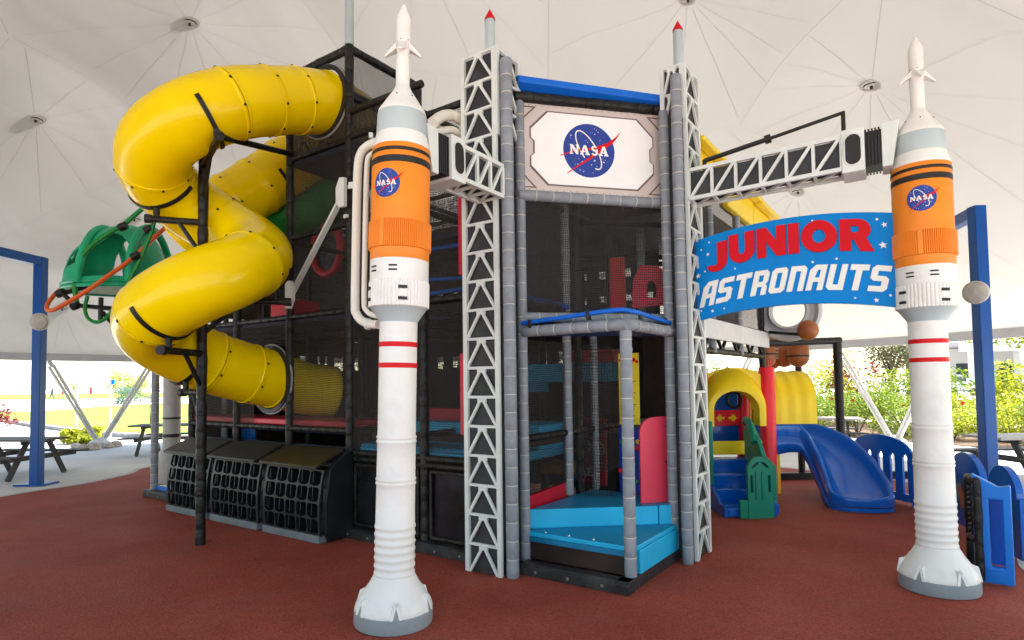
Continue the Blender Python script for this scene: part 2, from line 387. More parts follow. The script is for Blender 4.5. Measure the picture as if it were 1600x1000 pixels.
tr=n.nodes.new('ShaderNodeBsdfTranslucent'); tr.inputs[0].default_value=(.80,.765,.72,1); ms=n.nodes.new('ShaderNodeMixShader'); ms.inputs[0].default_value=.055
L.new(b.outputs[0],ms.inputs[1]); L.new(tr.outputs[0],ms.inputs[2]); L.new(ms.outputs[0],n.nodes['Material Output'].inputs[0])
# wrinkles in the cloth
wv=n.nodes.new('ShaderNodeTexWave'); wv.inputs['Scale'].default_value=.7; wv.inputs['Distortion'].default_value=7; wv.inputs['Detail'].default_value=3
tcx=n.nodes.new('ShaderNodeTexCoord'); L.new(tcx.outputs['Object'],wv.inputs['Vector'])
bp=n.nodes.new('ShaderNodeBump'); bp.inputs['Strength'].default_value=.09; bp.inputs['Distance'].default_value=.05; L.new(wv.outputs['Fac'],bp.inputs['Height'])
for l in list(b.inputs['Normal'].links): L.remove(l)
L.new(bp.outputs[0],b.inputs['Normal']); L.new(bp.outputs[0],tr.inputs['Normal'])
CAN=thing('canopy','huge pale fabric dome canopy stretched over the whole playground','canopy',(DC.x,DC.y,0))
o=cv.build('fabric',m_fab,CAN,True,auto=180)
# seams
sm=MB()
def ribbon(pts,w,dz=-.014):
    for p,q in zip(pts,pts[1:]):
        d=(q-p).normalized(); s=Vector((-d.y,d.x,0)).normalized()*w/2
        a,b_=p+Z*dz,q+Z*dz; sm.add([a-s,a+s,b_+s,b_-s],[(0,1,2,3)])
for k,p in enumerate(PK):
    ends=[]; off=random.random()*30
    for s in range(72):
        a=R(off+s*5); t=.15; last=None; pts=[]
        while t<4.2:
            x=p.x+math.cos(a)*t; y=p.y+math.sin(a)*t
            if y<YCUT+.1 or cell(x,y)[2]!=k or math.hypot(x-DC.x,y-DC.y)>DR-.1: break
            pts.append(Vector((x,y,cz(x,y)))); t+=.12
        if s%6==0 and len(pts)>2: ribbon(pts,.0055)
        ends.append(pts[-1] if pts else None)
for k in range(len(PK)):
    for l in range(k+1,len(PK)):
        a,b_=PK[k],PK[l]; mid=Vector(((a.x+b_.x)/2,(a.y+b_.y)/2,0)); d=Vector((b_.x-a.x,b_.y-a.y,0))
        if d.length>7: continue
        d.normalize(); d=Vector((-d.y,d.x,0)); pts=[]
        for i in range(-50,51):
            q=mid+d*i*.1; ds=sorted((math.hypot(q.x-p.x,q.y-p.y),j) for j,p in enumerate(PK))
            if {ds[0][1],ds[1][1]}=={k,l} and q.y>YCUT+.1 and math.hypot(q.x-DC.x,q.y-DC.y)<DR-.3: pts.append(Vector((q.x,q.y,cz(q.x,q.y))))
        if len(pts)>4: ribbon(pts,.006)
m_seam=mat('seam',(.38,.35,.32),.8,.1)
sm.build('seams',m_seam,CAN)
for k,p in enumerate(PK):
    if p.y<YCUT+.3: continue
    c=Vector((p.x,p.y,cz(p.x,p.y)-.06))
    d=MB().lathe([(.0,0),(.10,0),(.115,.015),(.16,.02),(.165,.045),(.14,.06),(.0,.06)],28,c,ms=[0,1,0,0,0,0])
    d.lathe([(0,-.05),(.02,-.045),(.022,.0)],10,c,m=1)
    d.build('anchor_disc',[discm,discd],CAN,True)
RING=MB(); prof=[(DR-.05,RZ-.17),(DR+.12,RZ-.17),(DR+.12,RZ+.02),(DR-.05,RZ+.02),(DR-.05,RZ-.17)]
RING.lathe(prof,140,DC); RING.build('ring_beam',beamgrey,CAN,True)
for k in range(16):
    th=26.7+k*22.4
    if 215<th%360<330 : continue
    st=thing('canopy_strut','white V-shaped steel strut holding up the canopy edge','strut',ringp(th,12.75),'V-shaped struts around the canopy edge')
    for sg in (-1,1):
        f=ringp(th,12.75,.05); tp=ringp(th+sg*5.7,12.65,RZ-.2); dd=Vector((0,0,0))
        d=(tp-f).normalized(); s=d.cross(ringp(th,1)-DC).normalized()*.055
        m=MB()
        for q in (-1,1): m.tube([f+s*q*.6+d*.2,tp+s*q-d*.12],.04,8)
        for q in range(1,6): c=f.lerp(tp,q/6); m.bar(c-s,c+s,.02)
        m.bar(tp-d*.16,tp,.15,.1); m.tube([tp-d*.02,tp+Z*.06],.05,8)
        m.build('strut_leg',metalw,st,True)
    MB().lathe([(.0,0),(.28,0),(.26,.16),(.1,.28),(0,.3)],10,ringp(th,12.75),cap=False).build('foot',metalw,st)
    # each strut has its own place round the edge, told apart by what stands next to it
# ================================================================ LETTER SHAPES
JUN={'J':([[(.3,1),(.62,1),(.62,.34)]+arc(.27,.34,.35,.34,0,-158,14)+[(.0,.26)]+arc(.2,.32,.10,.10,-130,0,6)+[(.3,.34)]],.62),
'U':([[(0,1),(.3,1),(.3,.42)]+arc(.41,.42,.11,.15,180,360,8)+[(.52,1),(.82,1),(.82,.42)]+arc(.41,.42,.41,.44,0,-180,16)],.82),
'N':([[(0,0),(0,1),(.3,1),(.6,.5),(.6,1),(.88,1),(.88,0),(.6,0),(.28,.52),(.28,0)]],.88),
'I':([[(0,0),(0,1),(.31,1),(.31,0)]],.31),
'O':([arc(.5,.5,.5,.52,0,360,32)[:-1],arc(.5,.5,.19,.22,0,360,20)[:-1]],1.0),
'R':([[(0,0),(0,1),(.5,1)]+arc(.5,.68,.32,.32,90,-52,10)+[(.9,0),(.54,0),(.36,.36),(.3,.36),(.3,0)],[(.3,.78),(.44,.78)]+arc(.44,.68,.09,.1,90,-90,6)+[(.3,.58)]],.9)}
AST={'A':([[(0,0),(.02,.8),(.2,1),(.62,1),(.62,0),(.41,0),(.41,.33),(.22,.33),(.21,0)],[(.24,.5),(.41,.5),(.41,.8),(.30,.8)]],.62),
'S':([[(0,0),(.5,0),(.62,.12),(.62,.5),(.5,.6),(.22,.6),(.22,.79),(.62,.79),(.62,1),(.12,1),(0,.88),(0,.5),(.12,.4),(.4,.4),(.4,.21),(0,.21)]],.62),
'T':([[(.21,0),(.21,.78),(0,.78),(0,1),(.64,1),(.64,.78),(.43,.78),(.43,0)]],.64),
'R':([[(0,0),(0,1),(.5,1),(.62,.88),(.62,.52),(.53,.43),(.62,.34),(.62,0),(.41,0),(.41,.34),(.22,.34),(.22,0)],[(.22,.54),(.41,.54),(.41,.8),(.22,.8)]],.62),
'O':([[(.1,0),(.5,0),(.62,.12),(.62,.88),(.52,1),(.12,1),(0,.88),(0,.1)],[(.22,.2),(.41,.2),(.41,.8),(.22,.8)]],.62),
'N':([[(0,0),(0,1),(.5,1),(.62,.88),(.62,0),(.41,0),(.41,.79),(.22,.79),(.22,0)]],.62),
'U':([[(0,1),(0,.12),(.12,0),(.62,0),(.62,1),(.41,1),(.41,.21),(.22,.21),(.22,1)]],.62)}
def s_shape():
    c=arc(.36,.72,.21,.19,25,270,12)+arc(.36,.28,.23,.21,90,-160,14)[1:]
    L_=[];R_=[]
    for i,(x,y) in enumerate(c):
        x0,y0=c[max(i-1,0)]; x1,y1=c[min(i+1,len(c)-1)]; d=math.hypot(x1-x0,y1-y0); nx,ny=-(y1-y0)/d,(x1-x0)/d
        w=.085+.02*math.sin(math.pi*i/(len(c)-1)); L_.append((x+nx*w,y+ny*w)); R_.append((x-nx*w,y-ny*w))
    return L_+R_[::-1]
EMB={'N':([[(0,0),(0,.1),(.08,.14),(.08,.86),(0,.9),(0,1),(.3,1),(.66,.42),(.66,.86),(.58,.9),(.58,1),(.9,1),(.9,.9),(.82,.86),(.82,0),(.62,0),(.24,.62),(.24,.14),(.32,.1),(.32,0)]],.9),
'A':([[(0,0),(0,.1),(.08,.13),(.36,1),(.58,1),(.86,.13),(.94,.1),(.94,0),(.5,0),(.5,.1),(.59,.13),(.55,.27),(.32,.27),(.28,.13),(.37,.1),(.37,0)],[(.36,.4),(.51,.4),(.44,.68)]],.94),
'S':([s_shape()],.7)}
def text(mb, font, s, T, x, y, h, wscale, gap, skew=0, th=.01, m=0):
    for ch in s:
        cs,wd=font[ch]
        mb.sheet([[(x+(px*wscale+skew*py)*h, y+py*h) for px,py in c] for c in cs], T, th, m)
        x+=(wd*wscale+gap)*h
    return x
def textw(font,s,wscale,gap): return sum(font[c][1]*wscale+gap for c in s)-gap
def star(cx,cy,r,k=5,rot=90):
    return [(cx+(r if i%2==0 else r*.42)*math.cos(R(rot+i*180/k)), cy+(r if i%2==0 else r*.42)*math.sin(R(rot+i*180/k))) for i in range(2*k)]
def emblem(T, parent, layer=.0012):
    """round blue emblem; T(u,v,w) with u,v in radii of the disc"""
    d=MB(); n=48; rings=8
    vs=[T(0,0,layer)]; 
    for i in range(1,rings+1):
        for j in range(n): vs.append(T(i/rings*math.cos(2*math.pi*j/n), i/rings*math.sin(2*math.pi*j/n), layer))
    for j in range(n): vs.append(T(math.cos(2*math.pi*j/n), math.sin(2*math.pi*j/n), -layer))
    fs=[(0,1+j,1+(j+1)%n) for j in range(n)]
    for i in range(rings):
        for j in range(n):
            a=1+i*n+j; b=1+i*n+(j+1)%n; fs.append((a,a+n,b+n,b))
    e=d.add(vs,fs).build('emblem',logoblue,parent)
    rs=random.Random(3); st=MB()
    def strip(mb,up,lo,w,m=0):
        k=len(up); vs=[T(x,y,w) for x,y in up]+[T(x,y,w) for x,y in lo]
        mb.add(vs,[(i,i+1,k+i+1,k+i) for i in range(k-1)],m)
    # orbit
    def orb(a,w): 
        x=.80*math.cos(R(a)); y=.30*math.sin(R(a)); c,s_=math.cos(R(-58)),math.sin(R(-58)); k=1+w/.5
        x*=1+w/.8; y*=1+w/.3; return (x*c-y*s_-.02, x*s_+y*c+.02)
    aa=[-30+i*8 for i in range(40)]
    strip(st,[orb(a,.022) for a in aa],[orb(a,-.022) for a in aa],layer*2)
    for i in range(46):
        while True:
            x,y=rs.uniform(-.85,.85),rs.uniform(-.85,.85)
            if x*x+y*y<.8 and abs(y)>.25: break
        r=rs.choice([.012,.016,.022,.03]); st.sheet([star(x,y,r,4)],lambda u,v,w:T(u,v,layer*2))
    st.build('stars_and_orbit',signwhite,e)
    v=MB()
    def lerpc(P,k=30):
        q=smoothpts([(x,y,0) for x,y in P],6); return [(p.x,p.y) for p in q]
    up=lerpc([(-1.12,-.24),(-.5,0.0),(.15,.14),(.7,.34),(1.02,.56),(1.25,.80)]); lo=lerpc([(-1.10,-.27),(-.5,-.06),(.1,.04),(.55,.14),(.85,.36),(1.25,.79)])
    strip(v,up,lo,layer*3)
    up=lerpc([(-.86,-.87),(-.35,-.50),(.12,-.16),(.52,.14),(.85,.36),(1.25,.795)]); lo=lerpc([(-.85,-.90),(-.33,-.56),(.16,-.24),(.62,.10),(1.0,.42),(1.25,.785)])
    strip(v,up,lo,layer*3.3)
    v.build('vector',red,e)
    t=MB(); ws=1.12; gap=.1; hh=.36; tw=textw(EMB,'NASA',ws,gap)*hh
    text(t,EMB,'NASA',lambda u,v,w:T(u,v,layer*4),-tw/2,-.17,hh,ws,gap,0,0)
    t.build('lettering',signwhite,e)
    return e
# ================================================================ ROCKETS
def make_rocket():
    t=thing('rocket_model','x','rocket')
    # lower column with ridges
    p=[(.142,.24)]
    for i in range(7):
        z=.33+i*.055; p+=[(.140,z),(.1455,z+.008),(.1455,z+.022),(.140,z+.03)]
    p+=[(.138,.93),(.138,.965),(.144,.975),(.144,.985),(.139,.99),(.139,.998),(.144,1.003),(.144,1.013),(.138,1.02),
        (.137,1.26),(.143,1.27),(.143,1.28),(.138,1.285),(.138,1.295),(.143,1.30),(.143,1.31),(.136,1.32),(.136,2.15)]
    MB().lathe(p,56).build('column',white,t,True,auto=60)
    for z in (1.97,1.82):
        MB().lathe([(.1365,z-.018),(.1378,z-.017),(.1378,z+.017),(.1365,z+.018)],56).build('stripe',red,t,True)
    # flared skirt, rim and fin housings
    sk=MB().lathe([(.272,.10),(.274,.115),(.262,.15),(.22,.215),(.18,.27),(.155,.315),(.144,.335),(.142,.25)],56); sk.build('skirt',white,t,True,auto=60)
    MB().lathe([(.0,0.001),(.272,.001),(.277,.012),(.277,.10),(.27,.106),(.0,.106)],56).build('rim',basegrey,t,True)
    for k in range(6):
        a=R(-90-27+k*60); er=Vector((math.cos(a),math.sin(a),0)); et=Vector((-er.y,er.x,0)); m=MB()
        def F(r,s,z): return er*r+et*s+Z*z
        th=.016
        for sg in (-1,1):     # two leaning slabs meeting at the top, an open wedge between
            b0,b1=sg*.042,sg*.022
            m.add([F(.280,b0,.104),F(.280,b1,.104),F(.20,b0,.104),F(.20,b1,.104),
                   F(.262,sg*.016,.200),F(.262,0,.178),F(.20,sg*.016,.222),F(.20,0,.20)],
                  [(0,1,5,4),(2,6,7,3),(0,4,6,2),(1,3,7,5),(4,5,7,6),(0,2,3,1)])
        m.build('fin_housing',white,t)
        MB().add([F(.277,-.024,.104),F(.277,.024,.104),F(.258,0,.176),F(.19,0,.176),F(.19,-.024,.104),F(.19,.024,.104)],[(0,1,2),(0,2,3,4),(1,5,3,2)]).build('fin_recess',basegrey,t)
    MB().lathe([(.136,2.13),(.139,2.14),(.205,2.235),(.212,2.24),(.2,2.245)],56).build('grey_cone',greyblue,t,True)
    # ribbed white band
    def rib(i,a): return 1
    m=MB(); n=144; zz=[(2.235,.211),(2.24,.218),(2.41,.218),(2.425,.213)]
    vs=[];fs=[]
    for z,r in zz:
        for j in range(n): 
            a=2*math.pi*j/n; k=1.0 if (j%3) else .965
            vs.append((r*k*math.cos(a),r*k*math.sin(a),z))
    for i in range(3):
        for j in range(n): fs.append((i*n+j,i*n+(j+1)%n,(i+1)*n+(j+1)%n,(i+1)*n+j))
    m.add(vs,fs); m.build('ribbed_band',white,t)
    MB().lathe([(.209,2.42),(.211,2.425),(.211,2.575),(.209,2.58)],56).build('white_band',white,t,True)
    MB().lathe([(.208,2.57),(.2125,2.575),(.2125,2.67),(.2125,2.85),(.211,3.395),(.206,3.40)],56).build('orange_tank',orange,t,True,auto=60)
    m=MB(); n=288; zz=[(2.65,.213),(2.655,.226),(2.845,.226),(2.85,.213)]
    vs=[];fs=[]
    for z,r in zz:
        for j in range(n):
            a=2*math.pi*j/n; k=1.0 if (j%3) else .962
            if (math.degrees(a)-262)%120<5: k=1.0
            vs.append((r*k*math.cos(a),r*k*math.sin(a),z))
    for i in range(3):
        for j in range(n): fs.append((i*n+j,i*n+(j+1)%n,(i+1)*n+(j+1)%n,(i+1)*n+j))
    m.add(vs,fs); m.build('ribbed_collar',orange,t)
    for z,h in ((3.348,.013),(3.275,.024)):
        MB().lathe([(.2115,z-h),(.2138,z-h+.001),(.2138,z+h-.001),(.2115,z+h)],56).build('black_stripe',blackp,t,True)
    MB().lathe([(.206,3.39),(.210,3.395),(.209,3.41),(.183,3.50),(.181,3.505)],56).build('shoulder',white,t,True,auto=60)
    MB().lathe([(.181,3.50),(.1835,3.505),(.178,3.66),(.176,3.665)],56).build('grey_band',greyblue,t,True)
    MB().lathe([(.176,3.66),(.177,3.665),(.170,3.69),(.07,3.845),(.056,3.875),(.050,3.89)],56).build('nose_cone',white,t,True,auto=60)
    MB().lathe([(.051,3.88),(.051,4.09),(.047,4.11),(.047,4.14),(.054,4.155),(.054,4.39),(.050,4.41),(.018,4.49),(.012,4.505),(.0,4.51)],32).build('escape_tower',white,t,True,auto=50)
    for k in range(4):
        a=R(20+k*90); er=Vector((math.cos(a),math.sin(a),0)); et=Vector((-er.y,er.x,0)); m=MB()
        f=lambda r,s,z: er*r+et*s+Z*z
        m.add([f(.045,-.035,4.21),f(.045,.035,4.21),f(.135,.012,4.115),f(.135,-.012,4.115),f(.045,-.035,4.16),f(.045,.035,4.16),f(.13,.012,4.105),f(.13,-.012,4.105)],
              [(0,1,2,3),(4,7,6,5),(0,3,7,4),(1,5,6,2),(0,4,5,1),(3,2,6,7)])
        m.build('nozzle_fin',white,t)
    # black marks and screw heads
    def cyl(a,r,z): a=R(a-90); return Vector((r*math.cos(a),r*math.sin(a),z))
    def patch(mb,a0,a1,z0,z1,r,m=0,th=.004):
        n=6; vs=[]
        for rr_ in (r-.004,r+th):
            for z in (z0,z1):
                for i in range(n+1): vs.append(cyl(a0+(a1-a0)*i/n,rr_,z))
        k=n+1; fs=[]
        for i in range(n): fs+=[(2*k+i,2*k+i+1,3*k+i+1,3*k+i),(i,k+i,k+i+1,i+1),(i,i+1,2*k+i+1,2*k+i),(k+i,3*k+i,3*k+i+1,k+i+1)]
        fs+=[(0,2*k,3*k,k),(k-1,2*k-1,4*k-1,3*k-1)]; mb.add(vs,fs,m)
    for ac in (-28,17):
        m=MB()
        for z in (2.515,2.485): patch(m,ac-8,ac+8,z-.006,z+.006,.211)
        m.build('vent_mark',blackp,t)
    for ac in (-46,36):
        m=MB()
        for z in (2.365,2.285): patch(m,ac-8,ac+8,z-.011,z+.011,.218,th=.006)
        patch(m,ac-8,ac+8,2.305,2.345,.2185,1,th=.002)
        m.build('vent_mark',[blackp,white],t)
    m=MB()
    for a in range(0,360,60):
        for r,z in ((.11,3.785),(.05,4.22)): 
            c=cyl(a+8,r,z); m.tube([c-cyl(a+8,.004,0),c+cyl(a+8,.004,0)],.005,6)
    m.build('screw_heads',blackp,t)
    RS=.103
    emblem(lambda u,v,w: cyl(math.degrees(u*RS/.213),.2125+w,3.10+v*RS), t)
    return t
rk=make_rocket(); PL=Vector((-.87,4.41,.012)); PR=Vector((3.38,4.93,.012))
rk2=dup(rk,PR,R(-34.5),'white and orange rocket model on the right, joined to the curved blue sign')
rk.location=PL; rk.rotation_euler=(Matrix.Rotation(R(1.3),3,'Y')@Matrix.Rotation(R(-19),3,'Z')).to_euler(); WL[rk.name]=PL
rk['label']='white and orange rocket model nearest the black climbing frame, cream pipes behind it'
for o in (rk,rk2): o['group']='tall rocket models'

# ================================================================ LATTICE TOWERS
def lattice_face(mb, p0, u, nrm, wd, z0, z1, cell_, rail=.042, th=.02, joints=()):
    """rails, cross bars and a pair of leaning braces in every cell"""
    p0=Vector(p0)
    def P(s,z,w): return p0+u*s+Z*z+nrm*w
    mb.box(0,rail,-th,th*.6,z0,z1,lambda s,w,z:P(s,z,w)); mb.box(wd-rail,wd,-th,th*.6,z0,z1,lambda s,w,z:P(s,z,w))
    n=round((z1-z0)/cell_); c=(z1-z0)/n
    for i in range(n+1):
        z=z0+i*c; 
        if i==0: continue
        mb.box(rail,wd-rail,-th*.8,th*.35,z-.024,z,lambda s,w,z:P(s,z,w))
        mb.box(wd/2-.045,wd/2+.045,-th*.7,th*.5,z-.055,z-.0245,lambda s,w,z:P(s,z,w))
        for sg in (-1,1):
            a=P(wd/2+sg*.022,z-.05,0); b=P(wd/2+sg*(wd/2-rail*1.1),z-c+.004,0)
            mb.bar(a,b,.024,.022,up=nrm)
def tower(name,label,a0,a1,b0,b1,h,mastz):
    base=AB((a0+a1)/2,(b0+b1)/2,.012); t=thing(name,label,'tower',base,'grey lattice launch towers')
    MB().box(a0+.02,a1-.02,b0+.02,b1-.02,.012,h-.03,AB).build('core',darkpanel,t)
    W=a1-a0; D=b1-b0
    z0f=.012 if a0<-1 else h-.268*2
    m=MB(); lattice_face(m,AB(a0,b0),A,-B,W,z0f,h,.268); m.build('lattice_panel',lattice,t)
    z0r=.012 if a0>-1 else h-.268*3
    m=MB(); lattice_face(m,AB(a1,b0),B,A,D,z0r,h,.268); m.build('lattice_panel',lattice,t)
    m=MB(); lattice_face(m,AB(a1,b1),-A,B,W,.012,h,.268); m.build('lattice_panel',lattice,t)
    if a0<-1:
        m=MB(); lattice_face(m,AB(a0,b1),-B,-A,D,.012,h,.268); m.build('lattice_panel',lattice,t)
    MB().box(a0+.01,a1-.01,b0+.01,b1-.01,h-.03,h-.004,AB).build('cap',lattice,t)
    c=AB((a0+a1)/2,(b0+b1)/2,h-.004); mast=MB().lathe([(.047,0),(.047,mastz-h),(.044,mastz-h+.002)],24,c).build('mast',greyblue,t,True)
    MB().lathe([(.052,mastz-h),(.05,mastz-h+.02),(.002,mastz-h+.11)],24,c).build('red_tip',red,mast,True)
    return t
TWL=tower('lattice_tower','grey lattice tower to the left of the emblem panel, dark core, red tipped mast',-1.47,-1.07,-.32,.06,4.72,5.12)
TWR=tower('lattice_tower','grey lattice tower behind the left end of the curved blue sign',-.06,.18,1.03,1.45,4.75,5.20)

# ================================================================ GANTRY ARMS
def truss_side(mb, P, L, h, n, d0, w=.026, flip=False):
    """P(s,v,w)"""
    mb.bar(P(0,0,d0),P(L,0,d0),.034); mb.bar(P(0,h,d0),P(L,h,d0),.034)
    for i in range(n+1): mb.bar(P(L*i/n,.015,d0),P(L*i/n,h-.015,d0),w)
    for i in range(n):
        a,b=(L*i/n,L*(i+1)/n)
        mb.bar(P(a+.015,.01,d0),P(b-.015,h-.01,d0),w) if not flip else mb.bar(P(b-.015,.01,d0),P(a+.015,h-.01,d0),w)
def gantry(name,label,p,q,h,wd,n,side,flip=False,zig=True):
    """arm from the tower (p) to the rocket (q); side=unit vector towards the visible face"""
    p=Vector(p);q=Vector(q); u=(q-p); Lx=u.length; u.normalize(); s_=Z.cross(u).normalized()
    if s_.dot(side)<0: s_=-s_
    t=thing(name,label,'gantry arm',p,'gantry arms from tower to rocket')
    head=.42; Lt=Lx-head
    P=lambda s,v,w: p+u*s+Z*v+s_*w
    m=MB(); truss_side(m,P,Lt,h,n,wd/2,flip=flip); truss_side(m,P,Lt,h,n,-wd/2,flip=not flip)
    for i in range(n+1):
        for v in (0,h): m.bar(P(Lt*i/n,v,-wd/2),P(Lt*i/n,v,wd/2),.024)
    for i in range(n):
        for v in (0,h): m.bar(P(Lt*i/n,v,-wd/2),P(Lt*(i+1)/n,v,wd/2),.02)
    m.build('truss',lattice,t)
    MB().box(.01,Lt-.01,.02,h-.02,-wd/2+.03,wd/2-.022,lambda s,v,w:P(s,v,w)).build('inner_panel',darkpanel,t)
    # box frame with an oval dark window
    x0,x1=Lt,Lt+.17; hh=.045
    o=MB().box(x0,x1,-hh,h+hh,-wd/2-.03,wd/2+.03,lambda s,v,w:P(s,v,w)).build('window_box',lattice,t,bevel=.008)
    cs=arc((x0+x1)/2,.03+.04,.062,.06,180,360,8)+arc((x0+x1)/2,h-.06,.062,.06,0,180,8)
    for sg in (1,-1):
        MB().sheet([cs],lambda s,v,w:P(s,v,sg*(wd/2+.031+w)),.004).build('window',blackp,o)
        rm=MB(); pts=[P(s,v,sg*(wd/2+.034)) for s,v in cs]; rm.tube(pts,.006,6,closed=True); rm.build('window_rim',lattice,o)
    b=MB()
    for i in range(5):
        x=x1+i*.024; b.box(x,x+.014,-.02,h+.02,-wd/2-.0,wd/2+.0,lambda s,v,w:P(s,v,w)); b.box(x+.014,x+.024,-.005,h+.005,-wd/2+.015,wd/2-.015,lambda s,v,w:P(s,v,w))
    b.build('bellows',blackp,t)
    x=x1+.12
    MB().add([P(a,v,w) for a,v,w in [(x,-.04,-wd/2-.0),(x,h+.04,-wd/2-.0),(x,h+.04,wd/2+.0),(x,-.04,wd/2+.0),(x+.07,-.04,-wd/2-.0),(x+.13,h+.05,-wd/2-.0),(x+.13,h+.05,wd/2+.0),(x+.07,-.04,wd/2+.0)]],
        [(0,1,2,3),(4,7,6,5),(0,4,5,1),(3,2,6,7),(1,5,6,2),(0,3,7,4)]).build('end_plate',lattice,t,bevel=.006)
    return t
gl=gantry('gantry_arm','short lattice arm with oval dark window reaching from tower to the nearest rocket',AB(-1.13,-.335,3.33),AB(-1.13,-1.30,3.34),.27,.26,3,Vector((1,0,0)),flip=True)
pr=AB(.19,1.18,3.42); qr=AB(1.89,1.27,3.46)
gr=gantry('gantry_arm','long lattice arm reaching over the curved blue sign to the far rocket',pr,qr,.275,.26,6,Vector((0,-1,0)))
m=MB(); u_=(qr-pr); pz=lambda s,z,w=.0: pr+u_*s+Z*z+Vector((0,.06,0))
m.tube([pz(.08,.40),pz(.42,.47)],.022,10); m.tube([pz(.42,.47),pz(.78,.55)],.016,10); m.tube([pz(.405,.467),pz(.435,.473)],.04,10)
m.tube([pz(.78,.56),pz(.78,.33)],.018,8); m.tube([pz(.08,.41),pz(.08,.28)],.02,8)
m.build('ram',blackp,gr,True)

# ================================================================ CURVED SIGN
SP=Vector((1.79,5.97,0)); SQ=Vector((3.21,4.98,0)); su=(SQ-SP).normalized(); SL=(SQ-SP).length; sn=Vector((su.y,-su.x,0))
if sn.y>0: sn=-sn
def bulge(u): return .10*(1-(2*u/SL-1)**2)
def ST(u,v,w): return SP+su*u+Z*(2.265+v+bulge(u))+sn*w
SG=thing('curved_sign','curved blue sign with red and white lettering between right tower and right rocket','sign',(SP+SQ)/2+Z*2.265)
n=28; SH=.79
vs=[ST(SL*i/n,v,w) for w in (0,-.05) for v in (0,SH) for i in range(n+1)]; k=n+1; fs=[]
for i in range(n): fs+=[(i,i+1,k+i+1,k+i),(2*k+i,3*k+i,3*k+i+1,2*k+i+1),(i,2*k+i,2*k+i+1,i+1),(k+i,k+i+1,3*k+i+1,3*k+i)]
fs+=[(0,k,3*k,2*k),(n,2*k+n,3*k+n,k+n)]
brd=MB().add(vs,fs).build('board',signblue,SG)
def SUV(px,py):
    p=plane(px,py,SP,sn); u=(p-SP).dot(su); return u, p.z-2.265-bulge(u)
ua,ub=SUV(1107,385)[0],SUV(1366,370)[0]
h=.275; ws=(ub-ua)/h/ (textw(JUN,'JUNIOR',1,0)); gap=.07; ws=((ub-ua)/h-gap*5)/textw(JUN,'JUNIOR',1,0)
x=ua
for ch in 'JUNIOR':
    dz=-.03 if ch=='J' else 0
    m=MB(); text(m,JUN,ch,ST,x,.455+dz,h,ws,0,0,.018); m.build('red_letter',mat('letter_red',(.58,.004,.012),.45,.03,spec=.12),brd); x+=(JUN[ch][1]*ws+gap)*h
ua,ub=SUV(1093,475)[0],SUV(1394,400)[0]; h=.225; gap=.10; sk=.24
ws=((ub-ua)/h-gap*9-sk)/textw(AST,'ASTRONAUTS',1,0); x=ua
for i,ch in enumerate('ASTRONAUTS'):
    hh=h*(1.0 if i not in (0,) else 1.02)
    m=MB(); text(m,AST,ch,ST,x,.115,hh,ws,0,sk,.010); m.build('white_letter',signwhite,brd)
    x+=(AST[ch][1]*ws+gap)*h
m=MB()
for zx,zy,r in [(645,485,4),(942,478,5),(976,503,11),(970,597,15),(170,585,4),(135,620,4),(165,640,8),(121,740,12),(152,718,4),(290,705,4),(647,675,5),(757,660,5),(842,840,4),(940,850,10),(1005,828,5),(240,888,4),(187,900,8),(135,900,4)]:
    u,v=SUV(1050+zx/2.942,180+zy/2.942); r=r/2.942/950*5.5
    m.sheet([star(u,v,r*1.15,5,90+zx%30) if r>.01 else arc(u,v,r,r,0,360,10)[:-1]],ST,.0025)
m.build('stars',signwhite,brd)
m=MB()
for px,py in [(1084,388),(1084,416),(1084,466)]:
    u,v=SUV(px,py); m.box(u-.012,u+.012,v-.01,v+.01,-.01,.006,ST)
m.build('bolts',blackp,brd)

# ================================================================ EMBLEM PANEL (on the diagonal of the porch)
D0=Vector((.075,5.60,0)); D1=Vector((1.545,5.95,0)); du=(D1-D0).normalized(); DL=(D1-D0).length; dn=Vector((du.y,-du.x,0))
def DT(u,v,w): return D0+du*u+Z*v+dn*w
EP=thing('emblem_panel','beige framed white panel with round blue emblem above the porch','panel',DT(DL/2,3.5,0))
z0,z1=3.49,4.33
pl=MB().box(0,DL,z0,z1,-.03,0,lambda u,v,w:DT(u,v,w)).build('frame_board',beige,EP,bevel=.004)
def octo(i,o=0):
    x0,x1,y0,y1=.135-i,DL-.135+i,z0+.075-i,z1-.075+i; c=.17; n_=.035; my=(y0+y1)/2
    return [(x0+c,y0),(x1-c,y0),(x1,y0+c),(x1,my-.09),(x1-n_,my-.06),(x1-n_,my+.06),(x1,my+.09),(x1,y1-c),(x1-c,y1),(x0+c,y1),(x0,y1-c),(x0,my+.09),(x0+n_,my+.06),(x0+n_,my-.06),(x0,my-.09),(x0,y0+c)]
MB().sheet([octo(.014)],DT,.003).build('moulding',brownline,pl)
MB().sheet([octo(0)],lambda u,v,w:DT(u,v,w+.003),.004).build('white_field',mat('field_white',(.80,.79,.77),.4,.02),pl)
m=MB()
for sx in (0,1):
    for sy in (0,1):
        def q(x,y): return ((.04+x) if not sx else DL-.04-x, (z0+.03+y) if not sy else z1-.03-y)
        m.sheet([[q(0,0),q(.15,0),q(0,.15)],[q(.014,.012),q(.118,.012),q(.014,.116)]],DT,.004)
m.build('corner_moulding',brownline,pl)
m=MB()
for x in (.06,.075,DL-.07,DL-.05):
    for y in (z0+.1,(z0+z1)/2-.05,(z0+z1)/2+.03,z1-.1): m.lathe([(.01,-.001),(.008,.004),(0,.006)],8,(0,0,0)); 
m=MB()
